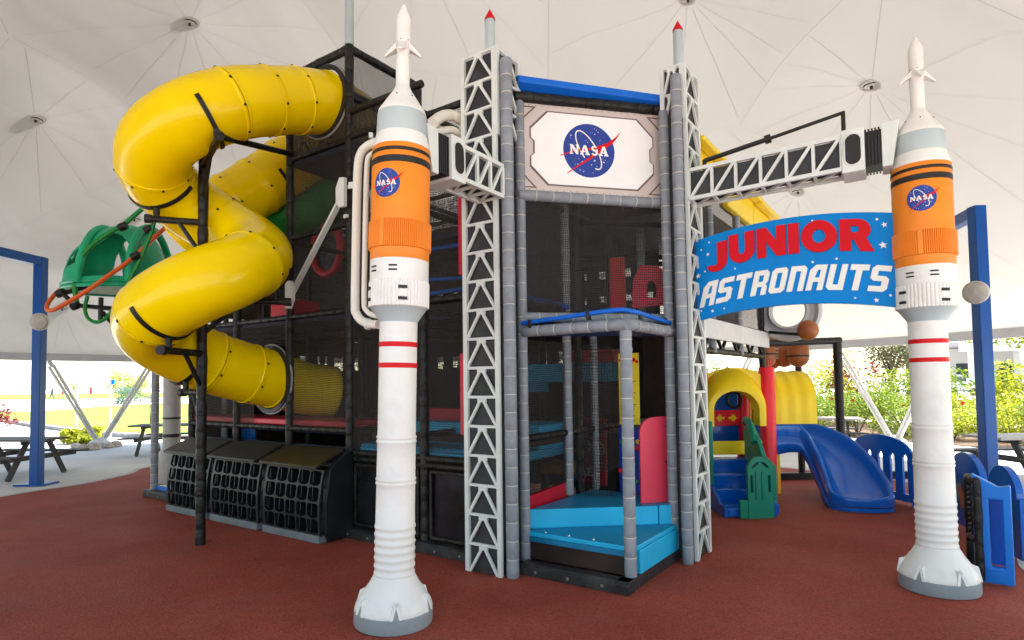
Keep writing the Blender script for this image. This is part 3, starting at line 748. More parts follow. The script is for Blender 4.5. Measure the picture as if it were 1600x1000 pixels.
for i in range(22):
    for y in (z0+.018,z1-.018):
        u=.05+i*(DL-.1)/21; m.add([DT(u-.004,y-.004,.0),DT(u+.004,y-.004,0),DT(u+.004,y+.004,0),DT(u-.004,y+.004,0),DT(u,y,.005)],[(0,1,4),(1,2,4),(2,3,4),(3,0,4)])
m.build('rivets',brownline,pl)
ec=plane(920,236,D0,dn); eu=(ec-D0).dot(du)
emblem(lambda u,v,w: DT(eu+u*.262,ec.z+v*.262,.0075+w),EP)
# ================================================================ PLAY STRUCTURE
PS=thing('climbing_frame','tall black padded climbing frame with nets, decks and a stepped corner porch','playground structure',AB(-3,1.2,.01))
AP=[-1.1,-2.27,-3.42,-4.55,-5.72,-6.9]
def post(a,b,z0,z1,r=.047,grey=False,lump=.06,step=.155):
    m=MB(); padpost(m,AB(a,b,z0),AB(a,b,z1),r,step=step,lump=0 if grey else lump)
    return m.build('post',[pad_grey,tie] if grey else [pad_black,tie_black],PS,True)
def rail(p,q,r=.043,grey=False,par=None,name='rail',lump=.05):
    m=MB(); padpost(m,p,q,r,step=.16,lump=0 if grey else lump)
    return m.build(name,[pad_grey,tie] if grey else [pad_black,tie_black],par or PS,True)
for a,zt in zip(AP[1:],(4.5,5.66,5.60,2.75,2.75)): post(a,0,.02,zt,.05)
for a,zt in zip(AP,(4.5,4.9,5.62,5.60,4.6,4.6)): post(a,1.15,.02,zt)
for b in (2.3,3.45):
    for a,zt in zip(AP,(4.5,4.5,4.55,4.6,4.6,4.6)): post(a,b,.02,zt)
# rails of the front
for z,a0,a1 in [(1.17,-6.9,-3.42),(2.55,-6.9,-1.5),(.86,-3.42,-1.5),(.93,-3.42,-1.5),(4.55,-4.55,-3.42),(4.5,-2.27,-1.4),(3.55,-4.55,-3.42),(3.95,-2.27,-1.5)]:
    rail(AB(a0,0,z),AB(a1,0,z),.036)
rail(AB(-3.42,0,4.86),AB(-2.27,0,4.86),.04); rail(AB(-3.42,0,4.57),AB(-2.27,0,4.54),.04)
# crow's nest box at the top
for p,q in [((-4.55,0),(-3.42,0)),((-3.42,0),(-3.42,1.15)),((-4.55,1.15),(-3.42,1.15)),((-4.55,0),(-4.55,1.15))]:
    rail(AB(*p,5.62),AB(*q,5.62),.05); rail(AB(*p,5.05),AB(*q,5.05),.035) if p!=(-4.55,0) else None
rail(AB(-3.42,.02,5.10),AB(-3.42,1.15,5.10),.03)
for z in (1.17,2.45,3.5,4.55):
    for b in (1.15,2.3,3.45): rail(AB(-6.9,b,z),AB(-1.1,b,z),.035)
    for a in AP: rail(AB(a,0 if (z<3 or a>-5) else 1.15,z),AB(a,3.45,z),.035)
def netp(a0,b0,a1,b1,z0,z1,mt=None,name='net_panel'):
    p=AB(a0,b0,z0); q=AB(a1,b1,z0)
    return MB().uvquad(p,q-p,Z*(z1-z0)).build(name,mt or net,PS)
netp(-6.85,.0,-5.72,.0,1.2,2.5); netp(-5.72,.0,-5.32,.0,1.2,2.5); netp(-4.5,0,-3.45,0,1.2,2.5)
netp(-5.32,0,-4.5,0,2.2,2.5)
netp(-3.4,0,-2.3,0,.95,2.5); netp(-2.25,0,-1.5,0,.95,2.5)
netp(-4.52,0,-3.45,0,2.6,4.5); netp(-3.4,0,-2.3,0,2.6,4.84); netp(-2.25,0,-1.5,0,2.6,4.48)
netp(-4.52,0,-4.3,0,4.6,5.6,net_fine); netp(-3.50,0,-3.45,0,4.6,5.6,net_fine)
netp(-3.42,.05,-3.42,1.12,4.6,5.6,net_fine); netp(-4.55,.05,-4.55,1.12,4.6,5.6,net_fine); netp(-4.5,1.15,-3.45,1.15,4.6,5.6,net_fine)
netp(-6.85,3.45,-1.1,3.45,.1,4.55,net_fine); netp(-6.9,.05,-6.9,3.4,1.2,2.5); netp(-6.9,1.2,-6.9,3.4,2.5,4.55,net_fine); netp(-6.85,1.15,-4.6,1.15,2.7,4.55)
netp(-6.85,2.3,-1.1,2.3,.1,4.5,net)
netp(-4.5,1.15,-1.1,1.15,2.6,4.5,net)
# net of the top box front, with a round hole for the slide mouth
cs=[[(-4.52,4.6),(-3.45,4.6),(-3.45,5.58),(-4.52,5.58)],arc(-3.86,5.10,.40,.42,0,360,24)[:-1]]
m=MB(); m.sheet(cs,lambda u,v,w:AB(u,.012,v)); 
for k,f in enumerate(m.f): m.uv[k]=[((Vector(m.v[i])-O).dot(A),m.v[i][2]) for i in f]
m.build('net_panel',net_fine,PS)
# decks
for a0,a1,b0,b1,z,mt in [(-6.9,-3.42,0.03,3.45,1.17,darkblue),(-6.9,-3.42,0.02,2.3,2.52,darkblue),(-3.42,-1.1,.6,2.3,2.48,darkblue),(-4.55,-1.1,.9,2.3,3.5,darkblue),
                         (-4.55,-3.42,.03,1.15,4.5,darkblue),(-3.42,-1.1,.3,3.45,1.12,brown),(-1.1,0,1.45,3.45,2.30,darkblue),(-3.42,-1.1,1.2,3.45,4.5,darkblue),(-1.1,-.02,1.4,4.6,3.5,brown)]:
    MB().box(a0+.03,a1-.03,b0,b1,z-.05,z+.03,AB).build('deck',mt,PS,bevel=.008)
MB().box(-6.86,-3.45,.015,.6,1.201,1.275,AB).build('deck_mat',panelred,PS,bevel=.015)
MB().box(-5.0,-4.6,.02,.5,2.551,2.80,AB).build('deck_mat',panelred,PS,bevel=.02)
# low black skirting and panels
def skirt(p,q,hh=.1,w=.13):
    m=MB(); p=Vector(p);q=Vector(q); d=(q-p).normalized(); s=Vector((d.y,-d.x,0)); s=-s if s.dot(B)>0 and abs(d.dot(A))>.5 else s
    T=lambda u,v,w_: p+d*u+s*v+Z*w_
    L_=(q-p).length
    m.add([T(u,v,z) for u in (0,L_) for v,z in ((0,0),(w,0),(w,.075),(w*.8,.10),(0,.10))],[(0,1,6,5),(1,2,7,6),(2,3,8,7),(3,4,9,8),(0,4,3,2,1),(5,6,7,8,9),(4,0,5,9)])
    for i in range(int(L_/.32)):
        u=.16+i*.32; m.box(u-.012,u+.012,w,w+.006,.03,.054,T,1)
    return m.build('skirting',[mat('skirting_black',(.025,.025,.027),.4,.25,9,.2,40,dirt=.5,dirtcol=(.10,.09,.08)),mat('bolt_metal',(.25,.22,.18),.4,.1,metal=.5)],PS,bevel=.004)
skirt(AB(-3.47,0,.01),AB(-1.47,0,.01)); skirt(AB(-1.0,-.02,.01),AB(.03,-.02,.01)); 
m=MB(); 
s2=skirt(AB(.02,1.05,.01),AB(.02,-.14,.01))
for a0,a1 in ((-3.36,-2.33),(-2.21,-1.5)):
    MB().box(a0,a1,.02,.05,.11,.83,AB).build('side_panel',mat('panel_black',(.012,.012,.014),.22,.3,4,.1,8,dirt=.3,dirtcol=(.04,.035,.03)),PS,bevel=.01)
    m=MB(); 
    for z in (.14,.80): m.bar(AB(a0+.02,-.005,z),AB(a1-.02,-.005,z),.035)
    for a in (a0+.03,a1-.03): m.bar(AB(a,-.005,.14),AB(a,-.005,.80),.035)
    m.build('panel_frame',pad_black,PS,bevel=.008)
MB().box(-6.9,-3.45,.03,.06,.02,.98,AB).build('side_panel',mat('panel_black2',(.010,.011,.02),.5,.4,4),PS)
bpm=mat('back_panel_dark',(.07,.052,.04),.6,.4,3)
m=MB()
for z0,z1 in ((.1,1.95),(2.2,2.42),(2.75,4.45)):
    m.box(-6.97,-6.92,.2,3.4,z0,z1,AB)
for k in range(9): m.box(-6.97,-6.92,.3+k*.36,.42+k*.36,1.9,2.8,AB)
m.build('back_panel',bpm,PS)
m=MB()
for z0,z1 in ((.1,1.95),(2.16,2.85),(2.95,3.2),(3.32,4.45)): m.box(-6.9,-1.15,3.50,3.54,z0,z1,AB)
for k in range(16): m.box(-6.9+k*.36,-6.7+k*.36,3.50,3.54,1.9,3.4,AB)
m.build('back_panel',bpm,PS)
# stepped interior, seen through the net
def pbox(name,px0,py0,px1,py1,b,mt,th=.05,par=None,bevel=.008):
    a0,z1=PB(px0,py0,b); a1,_=PB(px1,py0,b); _,z0=PB((px0+px1)/2,py1,b); _,z1=PB((px0+px1)/2,py0,b)
    return MB().box(min(a0,a1),max(a0,a1),b,b+th,min(z0,z1),max(z0,z1),AB).build(name,mt,par or PS,bevel=bevel)
MB().box(-3.36,-1.15,.10,.95,.94,1.03,AB).build('step',stepblue,PS,bevel=.02)
MB().add([AB(-3.3,.04,.90),AB(-1.2,.04,.80),AB(-1.2,.04,.99),AB(-3.3,.04,.99),AB(-3.3,.10,.90),AB(-1.2,.10,.80),AB(-1.2,.10,.99),AB(-3.3,.10,.99)],[(0,1,2,3),(4,7,6,5),(3,2,6,7),(0,4,5,1),(0,3,7,4),(1,5,6,2)]).build('step',steplight,PS,bevel=.006)
MB().box(-3.36,-1.15,.45,1.12,1.03,1.27,AB).build('step',steplight,PS,bevel=.02)
pbox('red_panel',668,638,727,660,.7,panelred); pbox('red_panel',718,552,740,680,-.03,panelred,.025); pbox('red_panel',715,296,740,428,-.03,panelred,.03)
for y0,y1,b in [(330,352,.9),(392,380,.9),(438,434,.8),(461,450,.5)]:
    a0,z0=PB(662,y0,b); a1,z1=PB(732,y1,b); MB().bar(AB(a0,b,z0),AB(a1,b,z1),.045).build('blue_rail',foamblue,PS,bevel=.01)
a,z=PB(511,391,.85); c=AB(a,.85,z)
pts=[c+A*.30*math.cos(t/24*2*math.pi)+Z*.34*math.sin(t/24*2*math.pi) for t in range(24)]
MB().tube(pts,.055,10,closed=True).build('crawl_ring',panelred,PS,True)
MB().sheet([arc(0,0,.27,.31,0,360,24)[:-1]],lambda u,v,w:c+A*u+Z*v+B*(.05+w),.01).build('crawl_net',mat('crawl_grey',(.05,.06,.075),.6,.6,14),PS)
pbox('back_panel',1003,505,1053,815,2.2,brown)  # added dark sheet, blocks the bright outside so the porch reads dark
# ---- porch: two blue steps on the corner triangle
def prism(name,pts,z0,z1,mt,mt2=None,bevel=.006,par=None):
    m=MB(); n=len(pts); m.add([AB(a,b,z0) for a,b in pts]+[AB(a,b,z1) for a,b in pts],[])
    m.f+= [tuple(range(n))[::-1],tuple(range(n,2*n))]; m.m+=[0,1 if mt2 else 0]
    for i in range(n): m.f.append((i,(i+1)%n,n+(i+1)%n,n+i)); m.m.append(0)
    return m.build(name,[mt,mt2] if mt2 else mt,par or PS,bevel=bevel)
prism('step',[(-1.04,.03),(-.06,.03),(.01,.10),(.01,1.0),(-.05,1.25),(-1.04,.4)],.30,.345,steplight,stepblue,.01)
MB().box(-1.03,-.06,.028,.05,.255,.30,AB).build('step_nosing',mat('nosing_blue',(.01,.17,.32),.4,.1),PS,bevel=.004)
MB().box(-1.03,-.05,.045,.075,.10,.256,AB).build('riser',brown,PS)
MB().box(-.04,.015,.12,1.02,.02,.299,AB).build('riser',steplight,PS,bevel=.006)
m=MB()
for a in (-.86,-.62,-.38): m.lathe([(.0,.012),(.009,.008),(.012,0)],10,AB(a,.06,.347))
m.build('screw_heads',mat('screw_bright',(.7,.7,.7),.25,.05,metal=.8),PS,True)
prism('step',[(-1.07,.10),(-.13,.88),(-.13,1.35),(-1.07,1.35)],.345,.52,steplight,stepblue,.008)
prism('riser',[(-.12,.89),(-.02,.99),(-.02,1.35),(-.12,1.35)],.345,.52,steplight,None,.004)
# red side panels
m=MB().add([AB(-1.11,.06,.46),AB(-1.11,.92,.50),AB(-1.11,.92,.66),AB(-1.11,.06,.62),AB(-1.15,.06,.46),AB(-1.15,.92,.50),AB(-1.15,.92,.66),AB(-1.15,.06,.62)],[(0,1,2,3),(4,7,6,5),(3,2,6,7),(0,4,5,1),(0,3,7,4),(1,5,6,2)])
m.build('red_panel',panelred,PS,bevel=.006)
p0=plane(1003,750,D0,dn); p1=plane(1047,750,D0,dn); ua_=(p0-D0).dot(du); ub_=(p1-D0).dot(du)
zt=plane(1030,651,D0,dn).z; zb=.35; wv_=ub_-ua_
MB().sheet([[(ub_,zb),(ub_,zt),(ub_-.07,zt)]+arc(ua_+.15,zt-.16,.15,.155,90,180,8)+[(ua_,zb)]],lambda u,v,w:DT(u,v,w-.05),.03).build('rounded_panel',coral,PS,bevel=.003)
m=MB()
for px,py in [(1042,666),(1042,722),(1008,797),(1042,797)]:
    q=plane(px,py,D0,dn); u=(q-D0).dot(du); m.box(u-.008,u+.008,q.z-.008,q.z+.008,-.02,-.014,DT)
m.build('screw_heads',blackp,PS)
# grey padded posts
for (a,b,z0,z1,r) in [(-1.0,-.26,.01,4.60,.055),(-1.06,.03,.08,4.36,.046),(-.03,.03,.1,2.2,.050),(-.03,1.02,.08,4.32,.046),(.13,.94,.01,4.60,.052),(-1.09,.90,.53,3.55,.047),(PB(1001,400,1.75)[0],1.75,2.35,4.3,.045),(-1.09,1.5,.5,2.2,.04)]:
    post(a,b,z0,z1,r,True)
post(PB(952,400,1.5)[0],1.5,2.3,4.3,.045); post(-.14,1.32,.1,4.4,.045)
# grey and black bars of the porch
def dpt(px,py): return plane(px,py,D0,dn)
rail(AB(-1.02,.0,2.16),AB(-.0,.0,2.16),.05,True); rail(AB(0,0,2.16),AB(.0,1.02,2.16),.05,True)
rail(DT(.02,2.30,0),DT(DL-.02,2.30,0),.045,True); rail(DT(.0,3.44,.01),DT(DL+.0,3.44,.01),.052,True); rail(DT(-.02,4.375,.01),DT(DL+.05,4.375,.01),.05)
prism('deck',[(-1.02,.04),(-.03,.04),(-.03,1.02)],2.12,2.18,mat('deck_blue',(.006,.035,.20),.45,.2),None)
m=MB(); pts=[DT(0,2.245,.12),AB(-.6,-.01,2.26),AB(-.12,0,2.285),AB(-.01,.10,2.28),AB(.0,.5,2.265),AB(.0,.98,2.24)]
m.tube(smoothpts([AB(-1.03,-.02,2.235)]+pts[1:],5),.021,10); m.build('foam_rail',foamblue,PS,True)
m=MB()
for t in (AB(-.93,-.02,2.235),AB(-.35,-.01,2.27),AB(-.0,.28,2.27),AB(0,.85,2.25)): m.box(-.014,.014,-.03,.03,-.05,.028,lambda x,y,z:t+A*x+B*y+Z*z)
m.build('clamp',blackp,PS,bevel=.006)
# blue foam beam on top
m=MB(); T=lambda u,v,w:DT(u,v,w)
m.add([T(.0,4.50,.06),T(DL,4.44,.06),T(DL,4.51,.06),T(.0,4.56,.06),T(.04,4.47,-.12),T(DL-.04,4.42,-.12),T(DL,4.55,-.13),T(.0,4.60,-.13),T(.03,4.455,-.02),T(DL-.08,4.405,-.02)],
   [(0,1,2,3),(3,2,6,7),(0,8,9,1),(8,4,5,9),(4,7,6,5),(0,3,7,4,8),(1,9,5,6,2)]); m.build('top_pad',foamblue,PS,bevel=.01)
# nets of the porch
MB().uvquad(DT(.05,2.33,0),du*(DL-.1),Z*1.08).build('net_panel',net,PS)
netp(-1.09,.05,-1.09,2.3,.66,2.1); netp(-1.09,.05,-1.09,.85,2.3,3.5)
MB().uvquad(AB(-1.02,.97,.53),A*.42,Z*1.6).build('net_panel',netmat('black_net_open',(.012,.011,.010),.03,.16),PS)
# inside the porch
pbox('red_box',893,546,955,568,2.2,panelred,.5); pbox('blue_box',806,568,948,597,2.0,stepblue,.6); pbox('blue_box',806,597,838,613,1.9,stepblue,.3)
pbox('back_panel',893,597,946,646,2.6,brown); pbox('back_panel',812,600,893,740,2.9,mat('panel_dark',(.02,.016,.015),.6,.3),.03)
gp_=pbox('game_panel',899,652,945,757,1.75,mat('panel_red_dark',(.40,.015,.03),.4,.1),.05)
def gT(px,py,w=0): 
    a,z=PB(px,py,1.75); return AB(a,1.75-w,z)
for px,py in ((915,697),(936,702)):
    m=MB(); c=gT(px,py,.001)
    m.sheet([arc(0,0,.075,.085,0,360,20)[:-1]],lambda u,v,w:c+A*u+Z*v-B*w,.006); d_=m.build('dial',mat('dial_cream',(.55,.42,.15),.5,.2,14),gp_)
    m=MB()
    for k in range(6):
        t=k*math.pi/3; m.sheet([arc(.045*math.cos(t),.05*math.sin(t),.014,.016,0,360,8)[:-1]],lambda u,v,w:c+A*u+Z*v-B*(.008+w),.003)
    m.sheet([arc(0,0,.017,.02,0,360,8)[:-1]],lambda u,v,w:c+A*u+Z*v-B*(.008+w),.003); m.build('dial_dots',brown,d_)
m=MB(); a0,z0=PB(914,743,1.75); 
for k,s in enumerate('123'):
    aa_=a0+k*.062
    m.box(aa_,aa_+.055,1.742,1.749,z0,z0+.10,AB,0)
    q=lambda u,v,w:AB(aa_+.008+u*.038,1.740-w,z0+.015+v*.07)
    segs={'1':[[(.35,0),(.35,1),(.65,1),(.65,0)]],'2':[[(0,0),(0,.25),(.7,.75),(.3,.8),(.1,.65),(0,.8),(.3,1),(.8,1),(1,.75),(.45,.2),(1,.2),(1,0)]],'3':[[(0,0),(0,.2),(.65,.2),(.65,.4),(.3,.4),(.3,.6),(.65,.6),(.65,.8),(0,.8),(0,1),(1,1),(1,0)]]}[s]
    m.sheet(segs,q,.001,1)
m.build('number_tiles',[signwhite,blackp],gp_)
ny=pbox('notice_board',966,552,997,663,1.25,signyellow,.015,bevel=0)
m=MB(); rs=random.Random(5)
def nT(px,py): a,z=PB(px,py,1.25); return AB(a,1.246,z)
y=575
for k in range(24):
    x0=969; x1=994-rs.random()*9; yy=574+k*3.6
    p=nT(x0,yy);q=nT(x1,yy+.3); m.bar(p,q,.004,.006)
m.build('print_lines',blackp,ny)
m=MB(); 
for px,py,r in [(970,563,3.2),(976,564,3),(990,562,3.2),(995,565,2.5)]:
    c=nT(px,py); m.sheet([arc(0,0,r*.0068,r*.0068,0,360,10)[:-1]],lambda u,v,w:c+A*u+Z*v-B*w,.002)
m.build('red_heading',red,ny)
cw=pbox('climbing_panel',966,668,1004,784,1.32,mat('climb_blue',(.006,.05,.33),.35,.1),.06)
m=MB()
for i,(px,py) in enumerate([(972,690),(984,682),(996,700),(976,712),(990,724),(998,690),(970,735),(984,745),(996,752),(978,765),(992,772)]):
    a,z=PB(px,py,1.32); c=AB(a,1.315,z); m.lathe([(.028,0),(.024,.02),(.0,.03)],8,(0,0,0)); 
    n0=len(m.v)-24
    for k in range(n0,len(m.v)): v=Vector(m.v[k]); m.v[k]=tuple(c+A*v.x+Z*v.y-B*v.z)
    for k in range(1,17): m.m[-k]=i%4
m.build('hand_holds',[playgreen,playyellow,playred,playblue],cw,True)
pbox('floor_mat',845,726,890,741,1.9,mat('mat_gold',(.35,.20,.05),.6,.3),.4)
# upper inside: red slabs, arch, blue rail
pbox('red_panel',952,402,974,482,1.3,mat('panel_red_deep',(.6,.03,.03),.4,.1),.05)
p0=AB(*[PB(993,480,1.6)[0]],1.6); 
a0,z0=PB(990,482,1.32); a1,z1=PB(1052,415,1.32)
hc=(a0+a1)/2
MB().sheet([[(a0,z0),(a1,z0),(a1,z1-.12),(hc+.05,z1+.02),(a0+.1,z1+.04),(a0+.02,z1-.1)],[(hc-.07,z0+.09),(hc+.05,z0+.09)]+[(x,y) for x,y in arc(hc-.01,z0+.17,.06,.10,0,180,8)]],lambda u,v,w:AB(u,1.32-w,v),.04).build('arch_panel',coral,PS)
a0,z0=PB(812,462,.8); a1,z1=PB(888,480,.8); MB().bar(AB(a0,.8,z0),AB(a1,.8,z1),.05).build('blue_rail',foamblue,PS,bevel=.01)
for y0,y1,b in [(352,335,1.7),(345,352,1.3),(426,412,1.9),(400,402,2.2)]:
    a0,z0=PB(812,y0,b); a1,z1=PB(1040,y1,b); rail(AB(a0,b,z0),AB(a1,b,z1),.03)
# right flank of the frame
for b,zt in ((1.6,4.35),(2.3,4.3),(3.45,4.2),(4.65,4.15)): post(.0,b,.02 if b<1.7 or b>4.6 else 2.0,zt,.045,b in (2.3,3.45))
post(-1.1,4.65,.02,4.1); 
for z in (4.28,2.36): rail(AB(0,1.5,z),AB(0,4.65,z),.036)
rail(AB(0,1.5,2.02),AB(0,4.65,2.02),.036); rail(AB(-1.1,4.65,2.36),AB(0,4.65,2.36),.036)
m=MB()
for i in range(4):
    b0=2.0+i*.66; m.bar(AB(-.0,b0,2.04),AB(0,b0+.33,2.3),.035); m.bar(AB(0,b0+.33,2.3),AB(0,b0+.66,2.04),.035)
m.build('under_truss',pad_black,PS,bevel=.006)
MB().box(.05,.09,1.5,4.72,2.14,2.36,AB).build('fascia',mat('fascia_white',(.66,.66,.66),.5,.06,8),PS,bevel=.006)
netp(0,1.5,0,4.65,2.4,4.25,net_fine); MB().box(-.35,-.3,2.6,4.6,2.4,3.9,AB).build('side_panel',mat('panel_brown_grey',(.06,.05,.045),.6,.3),PS)
for b0,b1,z0,z1 in [(1.55,2.85,3.86,4.22),(2.88,4.1,3.80,4.18),(4.12,5.2,3.80,4.16)]:
    MB().box(-.05,.07,b0,b1,z0,z1,AB).build('yellow_pad',playyellow,PS,bevel=.02)
    MB().box(.08,.20,b0,b1,z1-.06,z1,AB).build('yellow_pad',playyellow,PS,bevel=.02)
# porthole ring on the far bay
pc=plane(1233,487,O+B*4.75,B)
ring=MB(); prof=[(.22,.0),(.22,.08),(.25,.12),(.28,.06),(.34,.06),(.40,.11),(.43,.08),(.43,0),(.22,0)]
ring.lathe(prof,40,(0,0,0)); ring.v=[tuple(pc+A*v[0]+Z*v[1]-B*v[2]) for v in ring.v]
ring.build('porthole',mat('porthole_grey',(.48,.49,.50),.4,.05),PS,True)
for px0,px1 in ((350,374),(377,398)):
    pf=pbox('perforated_panel',px0,671,px1,692,.7,gateblue,.03); 
    a0,z1=PB(px0,671,.7); a1,z0=PB(px1,692,.7); m=MB()
    for i in range(4):
        for j in range(4): x=a0+(a1-a0)*(i+.5)/4; z=z0+(z1-z0)*(j+.5)/4; m.box(x-.02,x+.02,.694,.699,z-.014,z+.014,AB)
    m.build('perforations',blackp,pf)
# left end open bay
post(-8.02,0,.02,2.9,.055,True); post(-6.9,.5,.02,2.5,.05,True); post(-8.02,1.15,.6,3.3,.045)
skirt(AB(-8.1,0,.01),AB(-6.85,0,.01)); MB().box(-7.95,-6.9,.03,.5,.1,.17,AB).build('deck_mat',mat('mat_pale',(.62,.66,.70),.5,.05),PS,bevel=.01)
MB().box(-7.97,-6.9,.01,.028,.1,.165,AB).build('deck_mat',gateblue,PS)
MB().box(-8.1,-6.6,1.3,2.4,3.28,3.36,AB).build('deck',mat('deck_black',(.02,.02,.02),.5,.3),PS)
m=MB()
for i in range(7):
    m.box(-7.9,-6.6,1.22,1.27,3.4+i*.075,3.45+i*.075,AB)
m.build('slatted_panel',pad_black,PS)
# small white fittings
m=MB()
for px,py,b in [(541,293,-.06),(541,338,-.05),(535,776,-.06)]:
    a,z=PB(px,py,b); m.box(a-.03,a+.03,b-.02,b+.03,z-.02,z+.02,AB)
m.build('bracket',lattice,PS,bevel=.004)
# masts on the frame
c=AB(-3.42,0,5.66); MB().lathe([(.052,0),(.052,.62)],20,c).build('mast',greyblue,PS,True)

# ---------------------------------------------------------------- white brace with two plates
BR=thing('brace','white flat brace with end plates leaning against the black frame left of the pipes','brace',AB(-4.5,-.09,2.6))
a0,z0=PB(537,303,-.09); a1,z1=PB(456,460,-.09)
MB().bar(AB(a0,-.09,z0),AB(a1,-.09,z1),.03,.07,up=B).build('bar',lattice,BR,bevel=.003)
for (px,py,sg) in [(536,302,1),(456,461,-1)]:
    a,z=PB(px,py,-.12); pl=[(-.07,-.10),(-.02,-.17),(.07,-.17),(.07,.16),(-.01,.17),(-.07,.06)]
    MB().sheet([[(x*sg,y*sg) for x,y in pl]],lambda u,v,w:AB(a+u,-.12-w,z+v),.05).build('plate',lattice,BR,bevel=.004)
# ---------------------------------------------------------------- cream pipes
PP=thing('fuel_pipes','pair of cream pipes with elbows running up beside the nearest rocket','pipes',PL+Vector((-.2,.25,0)))
def ppt(px,py,y): return Yp(px,py,y)
path=[ppt(600,220,4.62),ppt(585,223,4.66),ppt(572,230,4.70),ppt(564,240,4.72),ppt(560,256,4.72),ppt(558,300,4.72),ppt(556,400,4.72),ppt(555,478,4.72),ppt(557,490,4.72),ppt(564,500,4.70),ppt(577,506,4.64),ppt(592,507,4.55)]
MB().tube(smoothpts(path,4),.034,14).build('pipe',cream,PP,True)
path=[ppt(600,236,4.66),ppt(588,238,4.68),ppt(578,243,4.70),ppt(574,254,4.70),ppt(572,300,4.70),ppt(570,400,4.70),ppt(569,470,4.70),ppt(572,484,4.68),ppt(582,492,4.62),ppt(594,494,4.55)]
MB().tube(smoothpts(path,4),.021,12).build('pipe',cream,PP,True)
m=MB(); c=ppt(572,506,4.66); m.tube([c,c+Vector((.03,-.005,-.004))],.044,14); c=ppt(548,290,4.8); m.bar(c,ppt(556,290,4.73),.04,.05); c=ppt(577,212,4.7); m.bar(c,c+Vector((.03,0,0)),.03,.04); m.build('collar',lattice,PP,True)
P2=thing('tank_pipes','two short cream pipes bending behind the left tower above the short arm','pipes',AB(-1.8,-.1,3.9))
for y0,y1,y2,r in [(190,178,205,.05),(207,201,214,.035)]:
    path=[ppt(676,y0+2,5.4),ppt(690,y1+4,5.5),ppt(705,y1+2,5.6),ppt(717,y1+7,5.65),ppt(724,y1+14,5.7),ppt(726,y2+8,5.8)]
    MB().tube(smoothpts(path,4),r,14).build('pipe',cream,P2,True)

# ================================================================ TUBE SLIDE
TS=thing('spiral_tube_slide','big yellow spiral tube slide coiling around a black post','slide',AB(-4.47,-1.15,.01))
TRr=.365
ctr=(-4.47,-1.15)
zs=[(0,4.65),(45,4.42),(90,4.20),(135,4.0),(180,3.8),(225,3.55),(270,3.30),(315,3.08),(360,2.86),(405,2.65),(450,2.45),(495,2.28),(540,2.1)]
cl=[AB(-3.86,.03,5.10),AB(-3.865,-.35,4.99),AB(-3.88,-.75,4.84)]
for k,(f,z) in enumerate(zs):
    fr=R(f); cl.append(AB(ctr[0]+.06+.52*math.cos(fr),ctr[1]+.02-.52*math.sin(fr),z+.02))
cl+=[AB(-4.93,-.75,1.97),AB(-4.92,-.35,1.86),AB(-4.92,.03,1.78)]
ctrl=smoothpts(cl,8)
seams=[.0,.12,.2,.30,.42,.55,.68,.80,.90]
cum=[0]
for a,b in zip(ctrl,ctrl[1:]): cum.append(cum[-1]+(b-a).length)
LT=cum[-1]
def along(s):
    s=max(0,min(LT,s))
    for i in range(1,len(cum)):
        if cum[i]>=s: t=(s-cum[i-1])/(cum[i]-cum[i-1]); return ctrl[i-1].lerp(ctrl[i],t),(ctrl[i]-ctrl[i-1]).normalized()
seg_s=[0,.45,.85,1.3,2.5,3.5,4.7,5.9,7.1,7.6,8.0,LT]
seg_s=[s for s in seg_s if s<LT-.2]+[LT]
def hollow(mb,pts,r0,th=.012,n=40,flare=True):
    k=len(pts); vs=[];x=None
    fr=[]
    for i,p in enumerate(pts):
        t=(pts[min(i+1,k-1)]-pts[max(i-1,0)]).normalized()
        if x is None: x=t.cross(Z).normalized()
        x=(x-t*x.dot(t)).normalized(); fr.append((x.copy(),t.cross(x)))
    return fr
def tubeseg(mb,s0,s1,r,lead):
    nn_=max(5,int((s1-s0)/.07)); pts=[];rs=[]
    for i in range(nn_+1):
        s=s0+(s1-s0)*i/nn_; pts.append(along(s)[0]); rs.append(r)
    # raised lips at the joints
    def ins(s,rr): pts.append(along(s)[0]); rs.append(rr)
    P_=[];R_=[]
    def add(s,rr): P_.append(along(s)[0]); R_.append(rr)
    add(s0+.002,r-.012); add(s0+.003,r+.008); add(s0+.022,r+.008); add(s0+.028,r)
    for i in range(1,nn_): add(s0+.03+(s1-s0-.06)*i/nn_,r)
    add(s1-.028,r); add(s1-.022,r+.008); add(s1-.003,r+.008); add(s1-.002,r-.012)
    o=len(mb.v); mb.tube(P_,R_,44,0,cap=False)
    return P_
for s0,s1 in zip(seg_s,seg_s[1:]):
    m=MB(); tubeseg(m,s0,s1,TRr,0)
    p,t=along(s0+.012); x=t.cross(Z).normalized(); y=x.cross(t)
    for k in range(8):
        a=2*math.pi*(k+.4)/8; n_=x*math.cos(a)+y*math.sin(a); c=p+n_*(TRr+.008); m.tube([c,c+n_*.008],.014,8,1)
    o=m.build('tube_section',[yellow,blackp],TS,True,auto=25)
    sd_=o.modifiers.new('wall','SOLIDIFY'); sd_.thickness=.012; sd_.offset=-1
